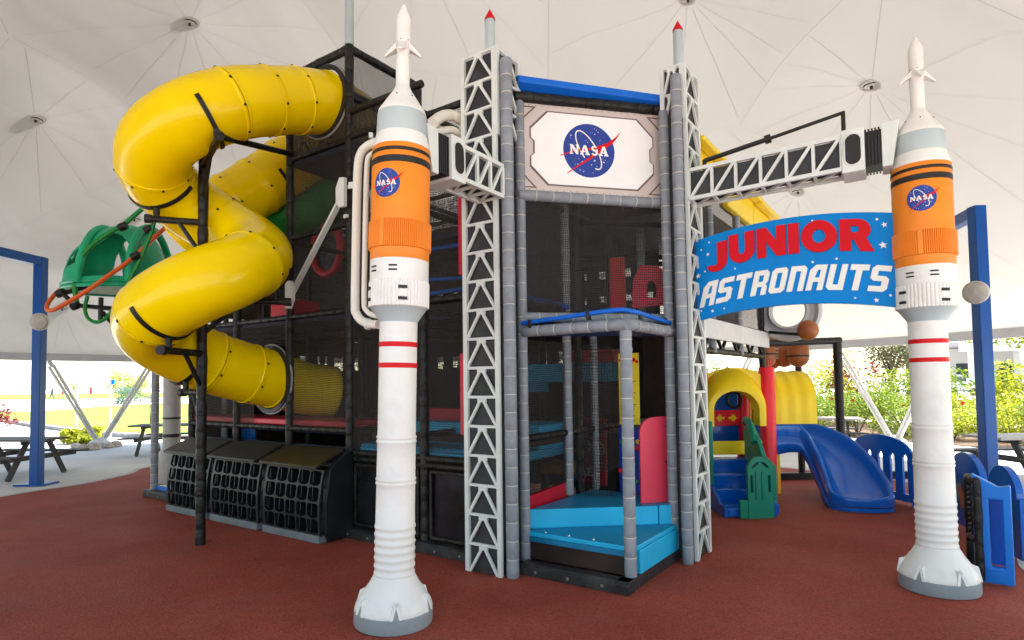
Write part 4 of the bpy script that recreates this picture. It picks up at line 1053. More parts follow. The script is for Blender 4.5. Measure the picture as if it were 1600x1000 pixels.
# straps
def strap(s,a0,a1,w=.045):
    p,t=along(s); x=t.cross(Z).normalized(); y=x.cross(t); m=MB(); n=16; vs=[]
    for i in range(n+1):
        a=R(a0+(a1-a0)*i/n); n_=x*math.cos(a)+y*math.sin(a)
        for q,r in ((-1,TRr+.001),(1,TRr+.001),(1,TRr+.016),(-1,TRr+.016)): vs.append(p+t*q*w/2+n_*r)
    fs=[]
    for i in range(n):
        for j in range(4): fs.append((i*4+j,i*4+(j+1)%4,i*4+4+(j+1)%4,i*4+4+j))
    fs+=[(0,1,2,3),(4*n+3,4*n+2,4*n+1,4*n)]
    m.add(vs,fs); m.build('strap',pad_black,TS,True); a=R((a0+a1)/2); return p+(x*math.cos(a)+y*math.sin(a))*(TRr+.02), p
# which way the strap angle points: 270 = underneath
def sidesign(s):
    p,t=along(s); x=t.cross(Z).normalized(); v=(Vector((0,0,H))-p); return 1 if x.dot(v)>0 else -1
def strap_cam(s,lo=-150,hi=10):
    """angles from straight down towards the camera side"""
    sg=sidesign(s); 
    f=lambda d: 270+sg*d
    return strap(s,f(lo),f(hi))
ANCH=[]
for s,lo,hi in [(1.6,-15,95),(2.75,-60,75),(4.55,-30,75),(5.75,-60,80),(6.85,-30,80)]:
    ANCH.append(strap_cam(s,lo,hi))
# flanges
for (a,z) in ((-3.86,5.10),(-4.92,1.78)):
    c=AB(a,0,z); m=MB(); m.lathe([(TRr+.016,-.05),(TRr+.07,-.05),(TRr+.07,-.03),(TRr+.016,-.03),(TRr+.016,-.05)],44,(0,0,0)); m.v=[tuple(c+A*v[0]+Z*v[1]+B*v[2]) for v in m.v]
    m.build('flange',blackp,TS,True)
    m=MB(); m.lathe([(TRr+.016,-.028),(TRr+.085,-.028),(TRr+.085,-.008),(TRr+.016,-.008),(TRr+.016,-.028)],44,(0,0,0)); m.v=[tuple(c+A*v[0]+Z*v[1]+B*v[2]) for v in m.v]
    m.build('flange_ring',mat('flange_grey',(.30,.30,.29),.45,.1),TS,True)
# inner continuation of the lower tube, open slide mouth
m=MB(); ip=smoothpts([AB(-4.92,.03,1.78),AB(-4.91,.3,1.70),AB(-4.86,.6,1.63),AB(-4.78,.85,1.60)],6); m.tube(ip,TRr-.012,40,cap=False)
o=m.build('tube_section',yellow,TS,True); sd_=o.modifiers.new('wall','SOLIDIFY'); sd_.thickness=.012
m=MB(); ip=smoothpts([AB(-3.86,.03,5.10),AB(-3.86,.4,5.05),AB(-3.86,.75,5.0)],6); m.tube(ip,TRr-.012,40,cap=False)
o=m.build('tube_section',yellow,TS,True); sd_=o.modifiers.new('wall','SOLIDIFY'); sd_.thickness=.012
# support post, brackets
SPp=MB(); padpost(SPp,AB(ctr[0],ctr[1],.0),AB(ctr[0],ctr[1],4.33),.052,step=.17,lump=.07); SPp.build('support_post',[pad_black,tie_black],TS,True)
c0=lambda z:AB(ctr[0],ctr[1],z)
for (p,_) in ANCH:
    m=MB()
    z=p.z-.12; e=Vector((p.x,p.y,z)); d=(e-c0(z)); d.z=0; e2=c0(z)+d*1.18
    m.tube([c0(z),e2],.036,10); m.tube([e,Vector((p.x,p.y,p.z))],.032,8)
    m.tube([c0(z-.38),c0(z)+d*.55],.024,8); m.tube([e2-d.normalized()*.04,e2+d.normalized()*.03],.048,10)
    m.build('bracket_arm',pad_black,TS,True)
# strut from the first strap to the frame
p=ANCH[0][0]; MB().tube([p-Z*.06,AB(-4.52,0,4.62)],.034,10).build('tie_rod',pad_black,TS,True)

# second tube behind
CT=thing('upper_crawl_tube','shorter yellow tube sloping down behind the coil of the spiral slide','slide',AB(-5,1.6,3))
pts=smoothpts([Yp(540,205,8.6),Yp(505,225,8.5),Yp(455,256,8.4),Yp(410,287,8.2),Yp(370,312,8.0),Yp(335,335,7.9),Yp(300,372,8.0)],6)
cumb=[0]
for a,b in zip(pts,pts[1:]): cumb.append(cumb[-1]+(b-a).length)
k0=0
idx=[0,7,13,19,25,len(pts)-1]
for i0,i1 in zip(idx,idx[1:]):
    seg=pts[i0:i1+1]; P_=[seg[0],seg[0].lerp(seg[1],.3)]+seg[1:-1]+[seg[-1].lerp(seg[-2],.3),seg[-1]]; R_=[.405,.39]+[.385]*(len(seg)-2)+[.39,.405]
    R_[0]=.402; R_[1]=.402; R_[-1]=.402;R_[-2]=.402
    MB().tube(P_,R_,36,cap=False).build('tube_section',yellow,CT,True,auto=25)
m=MB()
for i in (9,16):
    p=pts[i]; t=(pts[i+1]-pts[i-1]).normalized(); x=t.cross(Z).normalized(); y=x.cross(t)
    cc=[p+(x*math.cos(R(a))+y*math.sin(R(a)))*.40 for a in range(180,320,10)]; m.tube(cc,.022,8)
m.build('strap',pad_black,CT,True)
m=MB()
for i in idx[1:-1]:
    p=pts[i]; t=(pts[i+1]-pts[i-1]).normalized(); x=t.cross(Z).normalized(); y=x.cross(t)
    for a in range(15,375,60): c=p+(x*math.cos(R(a))+y*math.sin(R(a)))*.40; m.tube([c,c+(c-p)*.02],.015,8)
m.build('bolts',blackp,CT,True)
# green tube inside
GT=MB().tube(smoothpts([Yp(425,345,8.9),Yp(460,330,8.9),Yp(500,312,9.1),Yp(560,300,9.4)],5),.42,30,cap=False).build('green_crawl_tube',green2,None,True)
solo(GT,'green crawl tube inside the black frame behind the yellow slides','tube')
# ================================================================ CUBBY BINS
def make_bin(a0,name,label,lid):
    base=AB(a0+.52,-.25,.01); t=thing(name,label,'storage rack',base,'black honeycomb racks under the slide')
    W=1.03; Hh=.70
    def F(u,v,w):     # leaning, slightly bulging front
        lean=-.42+.05*v/Hh-.035*math.sin(math.pi*min(1,v/Hh))
        return AB(a0+u,lean-w,.01+.07+v)
    cells=[]
    cw,ch=(W-.05)/5,(Hh-.02)/4
    for i in range(5):
        for j in range(4):
            x0=.03+i*cw+.008; x1=.03+(i+1)*cw-.010; y0=.012+j*ch+.009; y1=.012+(j+1)*ch-.007; r=.035
            cells.append([(x0,y1)]+[(x0,y0+r)]+arc((x0+x1)/2,y0+r,(x1-x0)/2,r,180,360,8)+[(x1,y1-.02),(x1-.02,y1),(x0+.02,y1)])
            cells[-1]=[(x0,y1-.02)]+arc((x0+x1)/2,y0+r,(x1-x0)/2,r,180,360,8)+[(x1,y1-.02),(x1-.02,y1),(x0+.02,y1)]
    m=MB(); m.sheet([[(0,0)]+[(W,0)]+[(W,Hh*k/8) for k in range(1,8)]+[(W,Hh),(0,Hh)]+[(0,Hh*k/8) for k in range(7,0,-1)]]+cells,F,.028); m.build('honeycomb_front',binblack,t)
    m=MB()
    for i in range(6): x=.035+i*cw-.004; m.add([F(x+dx,v,-d) for dx in (-.008,.008) for v,d in ((0,0.003),(Hh,.003),(Hh,.22),(0,.22))],[(0,1,2,3),(4,7,6,5),(0,4,5,1),(1,5,6,2),(2,6,7,3),(3,7,4,0)])
    for j in range(5):
        y=.012+j*ch; m.add([F(x,y+dy,-d) for dy in (-.008,.008) for x,d in ((0.01,0.003),(W-.01,.003),(W-.01,.22),(.01,.22))],[(0,1,2,3),(4,7,6,5),(0,4,5,1),(1,5,6,2),(2,6,7,3),(3,7,4,0)])
    m.build('dividers',binblack,t)
    MB().box(.0,W,-.10,.02,.0,.08,lambda x,y,z:AB(a0+x,-.36+y*.9-.02,.01+z)).build('kick_board',bingrey,t,bevel=.008)
    for x0,x1 in ((-.012,.018),(W-.018,W+.045)):
        m=MB(); m.add([AB(a0+x,b,z) for x in (x0,x1) for b,z in ((-.40,.09),(-.41,.42),(-.35,.78),(-.12,.95),(-.04,.95),(-.04,.02),(-.36,.02))],[tuple(range(7)),tuple(range(13,6,-1))]+[(i,(i+1)%7,7+(i+1)%7,7+i) for i in range(7)])
        m.build('end_wall',binblack,t,bevel=.006)
    MB().box(.02,W-.02,-.2,-.06,.03,.9,lambda x,y,z:AB(a0+x,y,z)).build('back_wall',binblack,t)
    m=MB(); m.add([AB(a0+x,b,z) for x in (-.03,W-.02) for b,z in ((-.50,.795),(-.50,.83),(-.12,.985),(-.12,.95))],[(0,1,2,3),(7,6,5,4),(0,4,5,1),(1,5,6,2),(2,6,7,3),(3,7,4,0)])
    m.build('lid',lid,t,bevel=.012)
    return t
lid_reflect=mat('lid_olive_reflect',(.034,.030,.012),.34,.2,3,.08,30,dirt=.4,dirtcol=(.08,.07,.03))  # olive reflection painted into the lid's base and patch colours
make_bin(-6.66,'cubby_rack','black honeycomb rack farthest left, half hidden by the slide post',lidmat)
make_bin(-5.54,'cubby_rack','black honeycomb rack between the slide post and the rack with the painted olive reflection',lidmat)
make_bin(-4.40,'cubby_rack','black honeycomb rack with olive reflection painted on its lid, nearest the rocket',lid_reflect)

# ================================================================ GREEN BUBBLE POD
BC=Vector((-6.15,9.75,3.30)); BP=thing('green_bubble_pod','green plastic bubble pod with cut-out windows high on the left end','pod',BC)
m=MB(); nu,nv=240,120; vs=[];fs=[]
def bs(i,j):
    th=math.pi*i/nu; ph=math.pi*j/nv          # th: along from left 0 to right pi ; ph: round from front 0 over top to back
    ex=-math.cos(th); s_=math.sin(th); s_=s_**.8
    return Vector((ex*(.97 if ex<0 else .52), -math.cos(ph)*s_*.60, math.sin(ph)*s_*1.02))
for i in range(nu+1):
    for j in range(nv+1): vs.append(BC+bs(i,j))
def hole(i,j):
    c=bs(i+.5,j+.5); x,y,z=c; side=abs(y)/.60
    if y>0 and side>.12 and (x/(.62 if x<0 else .42))**2+((z-.02)/.92)**2<1 and z>.08: return True
    if side>.28 and -.42<x<.34 and z>.10 and ((x+.05)/.42)**2+((z-.10)/.72)**2<1: return True
    psi=180*(j+.5)/nv
    if (-.88<x<-.50) and any(a<psi<b for a,b in ((22,44),(50,74),(82,106))): return True
    return False
for i in range(nu):
    for j in range(nv):
        if not hole(i,j): a=i*(nv+1)+j; fs.append((a,a+1,a+nv+2,a+nv+1))
m.add(vs,fs); o=m.build('shell',green,BP,True,auto=60); s_=o.modifiers.new('wall','SOLIDIFY'); s_.thickness=.03
m=MB()
for r_,z in ((1.0,0),(1.0,.13)):
    m.tube([BC+Vector(((1.01 if math.cos(t/40*2*math.pi)<0 else .53)*r_*math.cos(t/40*2*math.pi),.61*r_*math.sin(t/40*2*math.pi),z*.5-.03)) for t in range(40)],.035,8,closed=True)
for x in (-.43,.36):
    m.tube([BC+Vector((x*(1-.1*math.sin(k/16*math.pi)),-.60*math.cos(k/16*math.pi),1.0*math.sin(k/16*math.pi)*.97)) for k in range(17)],.06,10)
m.build('frame_ribs',green,BP,True)
m=MB(); m.lathe([(0,-.04),(1,-.04),(1,-.02),(0,-.02)],30,(0,0,0)); m.v=[tuple(BC+Vector((v[0]*(.97 if v[0]<0 else .5),v[1]*.56,v[2]))) for v in m.v]; m.build('floor_net',pad_black,BP)
for p_,q_ in ((BC+Vector((.45,.1,-.05)),AB(-7.2,1.3,3.25)),(BC+Vector((.3,-.35,-.05)),AB(-7.95,1.15,3.22)),(BC+Vector((.1,.4,-.05)),AB(-7.5,2.3,3.3))): MB().tube([p_,q_],.035,8).build('support_arm',pad_black,BP,True)
def q(*L_): return smoothpts([Yp(x,y,d) for x,y,d in L_],6)
m=MB(); m.tube(q((252,300,9.2),(232,318,9.2),(212,335,9.2),(192,352,9.2),(170,364,9.2),(145,382,9.2),(128,402,9.2),(119,425,9.2),(117,450,9.2),(120,472,9.25)),.035,8)
m.tube(q((243,335,9.1),(237,362,9.1),(228,385,9.1),(217,410,9.1),(205,432,9.1),(196,455,9.1)),.032,8)
m.tube(q((137,462,9.3),(133,480,9.3),(136,495,9.3),(147,503,9.3),(160,501,9.3),(172,490,9.3),(182,474,9.3)),.028,8)
m.build('green_tubes',green2,BP,True)
m=MB(); m.tube(q((262,352,9.5),(245,368,9.4),(222,390,9.2),(196,412,9.1),(165,434,9.0),(135,455,8.95),(105,473,8.9),(84,484,8.9),(74,484,8.95),(75,474,9.1),(86,460,9.3),(97,450,9.5)),.032,8); m.build('orange_hoop',orangetube,BP,True)
for a_,b_ in [((117,477,9.4),(185,483,9.4)),((158,465,9.4),(157,500,9.4)),((160,488,9.4),(182,512,9.6)),((88,462,9.2),(140,446,9.4)),((95,456,9.2),(110,470,9.2))]: MB().tube([Yp(*a_),Yp(*b_)],.035,8).build('black_bar',pad_black,BP,True)
for c_ in [(118,478,9.4),(212,400,9.05),(192,354,9.15),(95,458,9.2),(232,358,9.1)]:
    c=Yp(*c_); MB().tube([c-Vector((.05,0,.02)),c+Vector((.05,0,.02))],.06,10).build('clamp',pad_black,BP,True)

# ================================================================ TODDLER PLAYSET
X0,X1,Y0,Y1=2.66,3.60,8.62,9.55
TP=thing('toddler_playset','small yellow, red and blue plastic playhouse with arched roofs and steps','playset',((X0+X1)/2,(Y0+Y1)/2,.01))
for x,y in ((X0,Y0),(X1,Y0),(X0,Y1),(X1,Y1)):
    MB().lathe([(.0,0),(.112,0),(.107,.02),(.107,1.82),(.10,1.85),(0,1.85)],24,(x,y,.01)).build('post',playred,TP,True)
MB().box(X0,X1,Y0,Y1,.66,.74).build('platform',playblue,TP,bevel=.01)
MB().box(X0+.1,X1-.1,Y0-.04,Y0,.64,.83).build('front_band',playyellow,TP,bevel=.012)
# arch door front: yellow board with arched opening, with a projecting hood
def archc(cx,w,z0,zs_,n=14): return [(cx-w,z0)]+arc(cx,zs_,w,w*.85,180,0,n)+[(cx+w,z0)]
cx=(X0+X1)/2-.06
outer=[(X0+.06,1.12),(X0+.06,1.62)]+arc((X0+X1)/2,1.62,(X1-X0)/2-.06,.24,180,0,14)+[(X1-.06,1.62),(X1-.06,1.12)]
m=MB()
hl=archc(cx,.31,1.05,1.27); ho=archc(cx,.39,1.05,1.28)
# hood: sweep between an outer arch at the wall and a front arch standing out
n=len(hl); A1=[(cx-.45,Y0-.02,1.05)]+[(x,Y0-.02,z) for x,z in arc(cx,1.34,.45,.52,180,0,14)]+[(cx+.45,Y0-.02,1.05)]
A2=[(cx-.445,Y0-.12,1.05)]+[(x,Y0-.12,z) for x,z in arc(cx,1.33,.445,.47,180,0,14)]+[(cx+.445,Y0-.12,1.05)]
A3=[(cx-.43,Y0-.2,1.05)]+[(x,Y0-.2,z) for x,z in arc(cx,1.31,.43,.39,180,0,14)]+[(cx+.43,Y0-.2,1.05)]
F1=[(x,Y0-.26,z) for x,z in ho]; F2=[(x,Y0-.26,z) for x,z in hl]; B2=[(x,Y0+.02,z) for x,z in hl]
vs=A1+A2+A3+F1+F2+B2
for k in range(5):
    for i in range(n-1): fs_=(k*n+i,k*n+i+1,(k+1)*n+i+1,(k+1)*n+i); m.f.append(fs_); m.m.append(0)
m.v=[tuple(v) for v in vs]
m.build('arch_hood',playyellow,TP,True,auto=50,bevel=.008)
top=[(X0+.02,1.05),(X0+.02,1.66)]+arc((X0+X1)/2,1.66,(X1-X0)/2-.04,.20,170,10,16)+[(X1-.02,1.66),(X1-.02,1.05)]
hole_=archc(cx,.33,1.12,1.40)
MB().sheet([top+[(cx+.31,1.05)]+list(reversed(arc(cx,1.27,.31,.265,180,0,14)))+[(cx-.31,1.05)]],lambda u,v,w:Vector((u,Y0-w,v)),.04).build('front_wall',playyellow,TP)
# barrel roof along the slide
def barrel(x0,x1,yc,w,z0,zc,h,ribs):
    m=MB(); n=20; prof=[]
    xs=[]
    for i in range(ribs+1):
        t=i/ribs; xs+= [(x0+(x1-x0)*t,1.0),(x0+(x1-x0)*(t+.18/ribs),1.03 if i<ribs else 1),(x0+(x1-x0)*(t+.5/ribs),1.03 if i<ribs else 1),(x0+(x1-x0)*(t+.68/ribs),1.0)] if i<ribs else [(x1,1.0)]
    for th in (0,.03):
        for x,k in xs:
            for j in range(n+1):
                a=math.pi*j/n; y=-math.cos(a); z=math.sin(a)
                yy=yc+y*(w*k-th); zz=zc+z*(h*k-th)
                m.v.append((x,yy,zz))
            m.v[-(n+1)]=(x,yc-(w*k-th),z0) ; m.v[-1]=(x,yc+(w*k-th),z0)
    r=len(xs); st=n+1
    for L2 in (0,1):
        for i in range(r-1):
            for j in range(n): a=(L2*r+i)*st+j; m.f.append((a,a+1,a+st+1,a+st)); m.m.append(0)
    for i in (0,r-1):
        for j in range(n): a=i*st+j; b=(r+i)*st+j; m.f.append((a,a+1,b+1,b)); m.m.append(0)
    for j in (0,n):
        for i in range(r-1): a=i*st+j; b=(r+i)*st+j; m.f.append((a,a+st,b+st,b)); m.m.append(0)
    return m
barrel(X1-.05,4.32,9.10,.44,1.05,1.36,.44,4).build('barrel_roof',playyellow,TP,True,auto=30)
MB().box(3.93,3.97,9.30,9.34,1.8,1.98).build('handle',playred,TP,bevel=.01)
# interior back: blue wall, wheel, red sign with arrows
MB().box(X0+.12,X1-.1,Y1-.08,Y1-.04,.74,1.75).build('back_wall',playblue,TP,bevel=.01)
MB().box(X0+.22,X0+.36,Y1-.35,Y1-.21,.74,1.6).build('inner_post',playred,TP,bevel=.04)
sgn=MB().box(3.10,3.50,Y1-.12,Y1-.085,.98,1.22).build('arrow_sign',playred,TP,bevel=.006)
m=MB(); ar=[(0,.5),(.45,1),(.4,.68),(.7,.95),(.62,.62),(1,.62),(1,.38),(.62,.38),(.7,.05),(.4,.32),(.45,0)]
for x,sg in ((3.14,1),(3.46,-1)):
    m.sheet([[(p*.13,q_*.14) for p,q_ in ar]],lambda u,v,w:Vector((x+sg*u,Y1-.121-w,1.03+v)),.003)
m.build('arrows',playyellow,sgn)
m=MB(); m.tube([Vector((3.42+.11*math.cos(t/16*2*math.pi),Y1-.15,1.38+.12*math.sin(t/16*2*math.pi))) for t in range(16)],.022,8,closed=True); m.build('steering_wheel',blackp,TP,True)
# steps
for i,(z,y) in enumerate([(.60,8.40),(.44,8.16),(.28,7.92),(.13,7.66)]):
    m=MB(); m.box(X0-.05,X1-.28,y,y+.30,.012,z); m.build('step',playblue,TP,bevel=.025)
MB().box(X0-.05,3.12,7.50,7.68,.012,.12).build('step',playblue,TP,bevel=.02)
m=MB(); m.box(3.05,3.22,7.48,7.75,.012,.20); m.build('step_foot',playblue,TP,bevel=.03)
MB().add([(x,y,z) for x in (X0-.09,X0-.052) for y,z in ((7.5,.012),(7.5,.13),(7.68,.14),(7.92,.28),(8.16,.44),(8.40,.60),(8.7,.62),(8.7,.012))],[tuple(range(8)),tuple(range(15,7,-1))]+[(i,(i+1)%8,8+(i+1)%8,8+i) for i in range(8)]).build('step_side',playblue,TP)
# green rails and panels
def greenpanel(T,w,h,name='green_rail'):
    r=w/2
    out=[(0,0),(w,0),(w,h-r)]+arc(r,h-r,r,r,0,180,14)
    holes=[[(w*.10,h*.42),(w*.20,h*.42),(w*.20,h*.70),(w*.10,h*.70)],[(w*.80,h*.42),(w*.90,h*.42),(w*.90,h*.70),(w*.80,h*.70)],
           [(w*.18,h*.80)]+arc(r,h-r*1.02,r*.70,r*.66,160,95,5)+[(w*.42,h*.88)],[(w*.58,h*.88)]+arc(r,h-r*1.02,r*.70,r*.66,85,20,5)+[(w*.82,h*.80)]]
    m=MB(); m.sheet([out]+holes,T,.05); p=m.build(name,playgreen,TP,bevel=.008)
    m=MB(); m.sheet([[(w*.30,h*.3)]+arc(w*.38,h*.74,w*.08,w*.08,180,0,6)+[(w*.46,h*.3)]],lambda u,v,w_:T(u,v,.05+w_),.012)
    m.sheet([[(w*.54,h*.3)]+arc(w*.62,h*.74,w*.08,w*.08,180,0,6)+[(w*.70,h*.3)]],lambda u,v,w_:T(u,v,.05+w_),.012); m.build('raised_bars',playgreen,p)
    return p
g0=Vector((2.83,7.47,.01)); gd=Vector((.98,.10,0)).normalized(); gn=Vector((.1,-.98,0)).normalized()
greenpanel(lambda u,v,w:g0+gd*u+Z*v+gn*w,.32,.74)
MB().box(0,.4,0,.05,0,.22,lambda x,y,z:g0+gd*(x-.10)+gn*(y-.01)+Z*z).build('green_foot',playgreen,TP,bevel=.01)
m=MB(); sd2=[Vector((3.20,8.45,.60)),Vector((3.20,8.45,1.02)),Vector((3.22,8.30,1.12)),Vector((3.24,8.05,.95)),Vector((3.20,7.85,.70)),Vector((3.14,7.56,.62)),Vector((3.14,7.56,.1)),Vector((3.2,8.45,.1))]
m.sheet([[(p.y,p.z) for p in sd2]],lambda u,v,w:Vector((3.19+w,u,v)),.06); m.build('green_side',playgreen,TP,bevel=.012)
m=MB(); m.tube(smoothpts([Vector((3.26,8.58,1.10)),Vector((3.22,8.40,1.13)),Vector((3.20,8.2,1.04)),Vector((3.18,8.05,.86))],5),.05,10); m.build('green_handrail',playgreen,TP,True)
MB().box(X0-.10,X0-.04,8.0,8.6,.3,1.15).build('green_side',playgreen,TP,bevel=.02)
# low red/yellow table box on the right
MB().box(3.66,3.72,8.7,9.35,.03,.63).build('red_edge',playred,TP,bevel=.008)
MB().box(3.64,3.80,8.72,8.76,.06,.62).build('yellow_edge',playyellow,TP,bevel=.006); MB().box(3.76,3.80,8.74,9.3,.05,.66).build('red_edge',playred,TP,bevel=.006)
MB().box(3.655,3.76,8.765,9.3,.1,.58).build('side_board',mat('side_maroon',(.12,.01,.02),.5,.2),TP)

# ================================================================ BLUE SLIDE
SLD=thing('toddler_slide','glossy blue curved plastic slide running down from the yellow playhouse','slide',(4.2,8.5,.01))
cpts=smoothpts([Vector((3.60,9.02,.86)),Vector((3.95,9.04,.86)),Vector((4.26,8.95,.80)),Vector((4.46,8.72,.62)),Vector((4.53,8.40,.38)),Vector((4.50,8.08,.19)),Vector((4.43,7.84,.10))],7)
wid=[.30,.30,.31,.32,.33,.34,.33]; hts=[.19,.19,.22,.26,.26,.20,.14]
m=MB(); K=len(cpts); rows=[]
xd=None
for i,p in enumerate(cpts):
    t=(cpts[min(i+1,K-1)]-cpts[max(i-1,0)]); t.z*=.0; t.normalize(); s_=Vector((t.y,-t.x,0))
    f=i/(K-1)*6; k=min(5,int(f)); fr=f-k; w_=wid[k]*(1-fr)+wid[k+1]*fr; h_=hts[k]*(1-fr)+hts[k+1]*fr
    sec=[(-w_-.045,-.03),(-w_-.055,h_*.7),(-w_-.05,h_+.0),(-w_-.02,h_+.03),(-w_+.02,h_),(-w_+.05,h_*.45),(-w_+.10,.05),(-w_*.4,.0),(w_*.4,.0),(w_-.10,.05),(w_-.05,h_*.45),(w_-.02,h_),(w_+.02,h_+.03),(w_+.05,h_),(w_+.055,h_*.7),(w_+.045,-.03)]
    for a,b in sec: m.v.append(tuple(p+s_*a+Z*b))
n=len(sec)
for i in range(K-1):
    for j in range(n-1): m.f.append((i*n+j,i*n+j+1,(i+1)*n+j+1,(i+1)*n+j)); m.m.append(0)
# rounded scoop: the last section swept round to the middle
p=cpts[-1]; t=(cpts[-1]-cpts[-2]); t.z=0; t.normalize(); s_=Vector((t.y,-t.x,0))
prev=len(m.v)-n
for k in range(1,9):
    ph=R(90*k/8); cur=len(m.v)
    for j,(a,b) in enumerate(sec):
        m.v.append(tuple(p+s_*a*math.cos(ph)+t*abs(a)*math.sin(ph)*.62+Z*(b*(1-.45*math.sin(ph)))))
    for j in range(n-1): m.f.append((prev+j,prev+j+1,cur+j+1,cur+j)); m.m.append(0)
    prev=cur
o0=len(m.v)
skv=[]
for k in range(9):
    ph=R(90*k/8)
    for a,_b in (sec[0],sec[-1]): skv.append(p+s_*a*math.cos(ph)+t*abs(a)*math.sin(ph)*.62)
for sgi in (0,1):
    o1=len(m.v)
    for k in range(9):
        v=skv[k*2+sgi]; m.v.append((v.x,v.y,p.z-.03)); m.v.append((v.x,v.y,.02))
    for k in range(8): m.f.append((o1+2*k,o1+2*k+2,o1+2*k+3,o1+2*k+1)); m.m.append(0)
o=m.build('slide_body',playblue,SLD,True,auto=180); o.data.validate(); wd_=o.modifiers.new('w','WELD'); wd_.merge_threshold=.002; su_=o.modifiers.new('s','SUBSURF'); su_.levels=1; su_.render_levels=1
# outer skirts reach the floor near the end
m=MB()
for sg in (-1,1):
    vs=[];
    for i in range(K):
        p=cpts[i]; t=(cpts[min(i+1,K-1)]-cpts[max(i-1,0)]); t.z=0; t.normalize(); s_=Vector((t.y,-t.x,0)); f=i/(K-1)*6; k=min(5,int(f)); w_=wid[k]*(1-(f-k))+wid[k+1]*(f-k)
        depth=.25 if i<K*.55 else .25; z1=p.z+.02; z0=max(.02,p.z-.26+.10*math.sin(i/K*math.pi))
        vs+=[p+s_*sg*(w_+.046)+Z*.02,(Vector((p.x,p.y,0))+s_*sg*(w_+.03)+Z*z0)]
    m.add(vs,[(2*i,2*i+1,2*i+3,2*i+2) for i in range(K-1)])
o=m.build('slide_skirt',playblue,SLD,True); s2_=o.modifiers.new('w','SOLIDIFY'); s2_.thickness=.02

# ================================================================ BLACK PIPE FRAME WITH BALLS
PF=thing('pipe_frame','black padded pipe frame standing right of the yellow playhouse','frame',(4.9,9.6,.01))
fz=Yp(1308,533,9.4).z
MB().tube([Yp(1186,537,9.0),Yp(1312,532,9.4)],.055,10).build('top_rail',pad_black,PF,True)
q0=Yp(1308,533,9.4); MB().tube([q0,Vector((q0.x,q0.y,.01))],.065,10).build('leg',pad_black,PF,True)
q1=Yp(1247,560,10.3); MB().tube([Vector((q1.x,q1.y,2.55)),Vector((q1.x,q1.y,.01))],.055,10).build('leg',pad_black,PF,True)
m=MB()
for y in (546,551,556,560): m.tube([Yp(1192,y,9.5),Yp(1232,y-1,10.2)],.012,6)
m.build('thin_rods',discm,PF,True)
MB().box(4.2,6.9,10.2,10.32,.0,.12).build('black_kerb',pad_black,PF)
BL=thing('ball_cluster','cluster of brown hanging balls, one round ball on top, behind the black rail','balls',Yp(1240,545,9.8))
def sph(px,py,r,y,st=0):
    c=Yp(px,py,y); rr=r*y/950; m=MB(); pr=[]
    for k in range(15):
        a=-math.pi/2+math.pi*k/14; pr.append((rr*math.cos(a),rr*math.sin(a)+(st*y/950 if a>0 else -st*y/950)))
    m.lathe(pr,28,c); return m.build('ball',ball,BL,True,auto=180),c,rr
b0_,c0_,r0_=sph(1262,516,16,8.15); MB().tube([c0_-Vector((r0_*.8,0,r0_*.4)),AB(.12,4.6,2.36)],.022,8).build('rod',pad_black,BL,True); b_,c,rr=sph(1247,551,16.5,9.7,6); 
MB().lathe([(rr*1.0,-.03),(rr*1.015,-.03),(rr*1.015,0),(rr,0)],28,c+Z*-.04).build('band',blackp,b_,True)
sph(1225,556,16,10.0,2); b_,c,rr=sph(1198,548,13,9.6,12); MB().lathe([(rr*1.0,-.03),(rr*1.015,-.03),(rr*1.015,0),(rr,0)],28,c+Z*-.04).build('band',blackp,b_,True)
sph(1207,563,12,10.1,2); sph(1221,533,14,10.2); 

# ================================================================ BLUE PANEL FENCE
def fence_panel(p,q,h,peak,label,slots=5,mural=False):
    p=Vector(p);q=Vector(q); d=(q-p); L_=d.length; d.normalize(); nn_=Vector((d.y,-d.x,0)); nn_= nn_ if nn_.dot(Vector((0,0,0))-p)>0 else -nn_
    t=thing('slotted_fence',label,'fence',(p+q)/2,'low blue plastic fence panels')
    T=lambda u,v,w:p+d*u+Z*v+nn_*(w-.03)
    out=[(0,.04),(L_,.04),(L_,h)]+arc(L_/2,h-.0,L_/2-.05,peak-h,0,180,18)+[(0,h)]
    out=[(0,.04),(L_,.04),(L_,h),(L_-.04,h)]+arc(L_/2,h,L_/2-.05,peak-h,0,180,18)+[(.04,h),(0,h)]
    hs=[]
    if not mural:
        for i in range(slots):
            u=L_*(.14+.72*(i)/(slots-1)); hs.append([(u-.042,.14),(u+.042,.14),(u+.042,h-.04),(u+.02,h),(u-.02,h),(u-.042,h-.04)])
    pn=MB().sheet([out]+hs,T,.06 if mural else .03).build('panel',playblue,t,bevel=.006)
    if mural:
        m=MB(); rs=random.Random(int(L_*1000))
        m.sheet([[(L_*.15,.2),(L_*.85,.2),(L_*.85,h-.05),(L_*.15,h-.02)]],lambda u,v,w:T(u,v,.061+w),.002,0)
        for k in range(14):
            cx_=L_*rs.uniform(.25,.75); cz_=rs.uniform(.3,h-.15); s0=rs.uniform(.04,.1)
            pts=[(cx_+s0*rs.uniform(.4,1.1)*math.cos(a_),cz_+s0*1.4*rs.uniform(.4,1.1)*math.sin(a_)) for a_ in [x*math.pi/4 for x in range(8)]]
            m.sheet([pts],lambda u,v,w:T(u,v,.0635+k*.0006+w),.001,rs.choice([1,2,3]))
        m.build('mural',[mat('mural_blue',(.01,.10,.25),.5,.2,12),mat('mural_teal',(.06,.30,.28),.5,.2),mat('mural_magenta',(.45,.03,.12),.5,.2),mat('mural_orange',(.5,.14,.04),.5,.2)],pn)
    return t
fence_panel((5.02,9.12,.01),(5.19,7.92,.01),.66,.89,'blue slotted fence panel just behind the end of the blue slide')
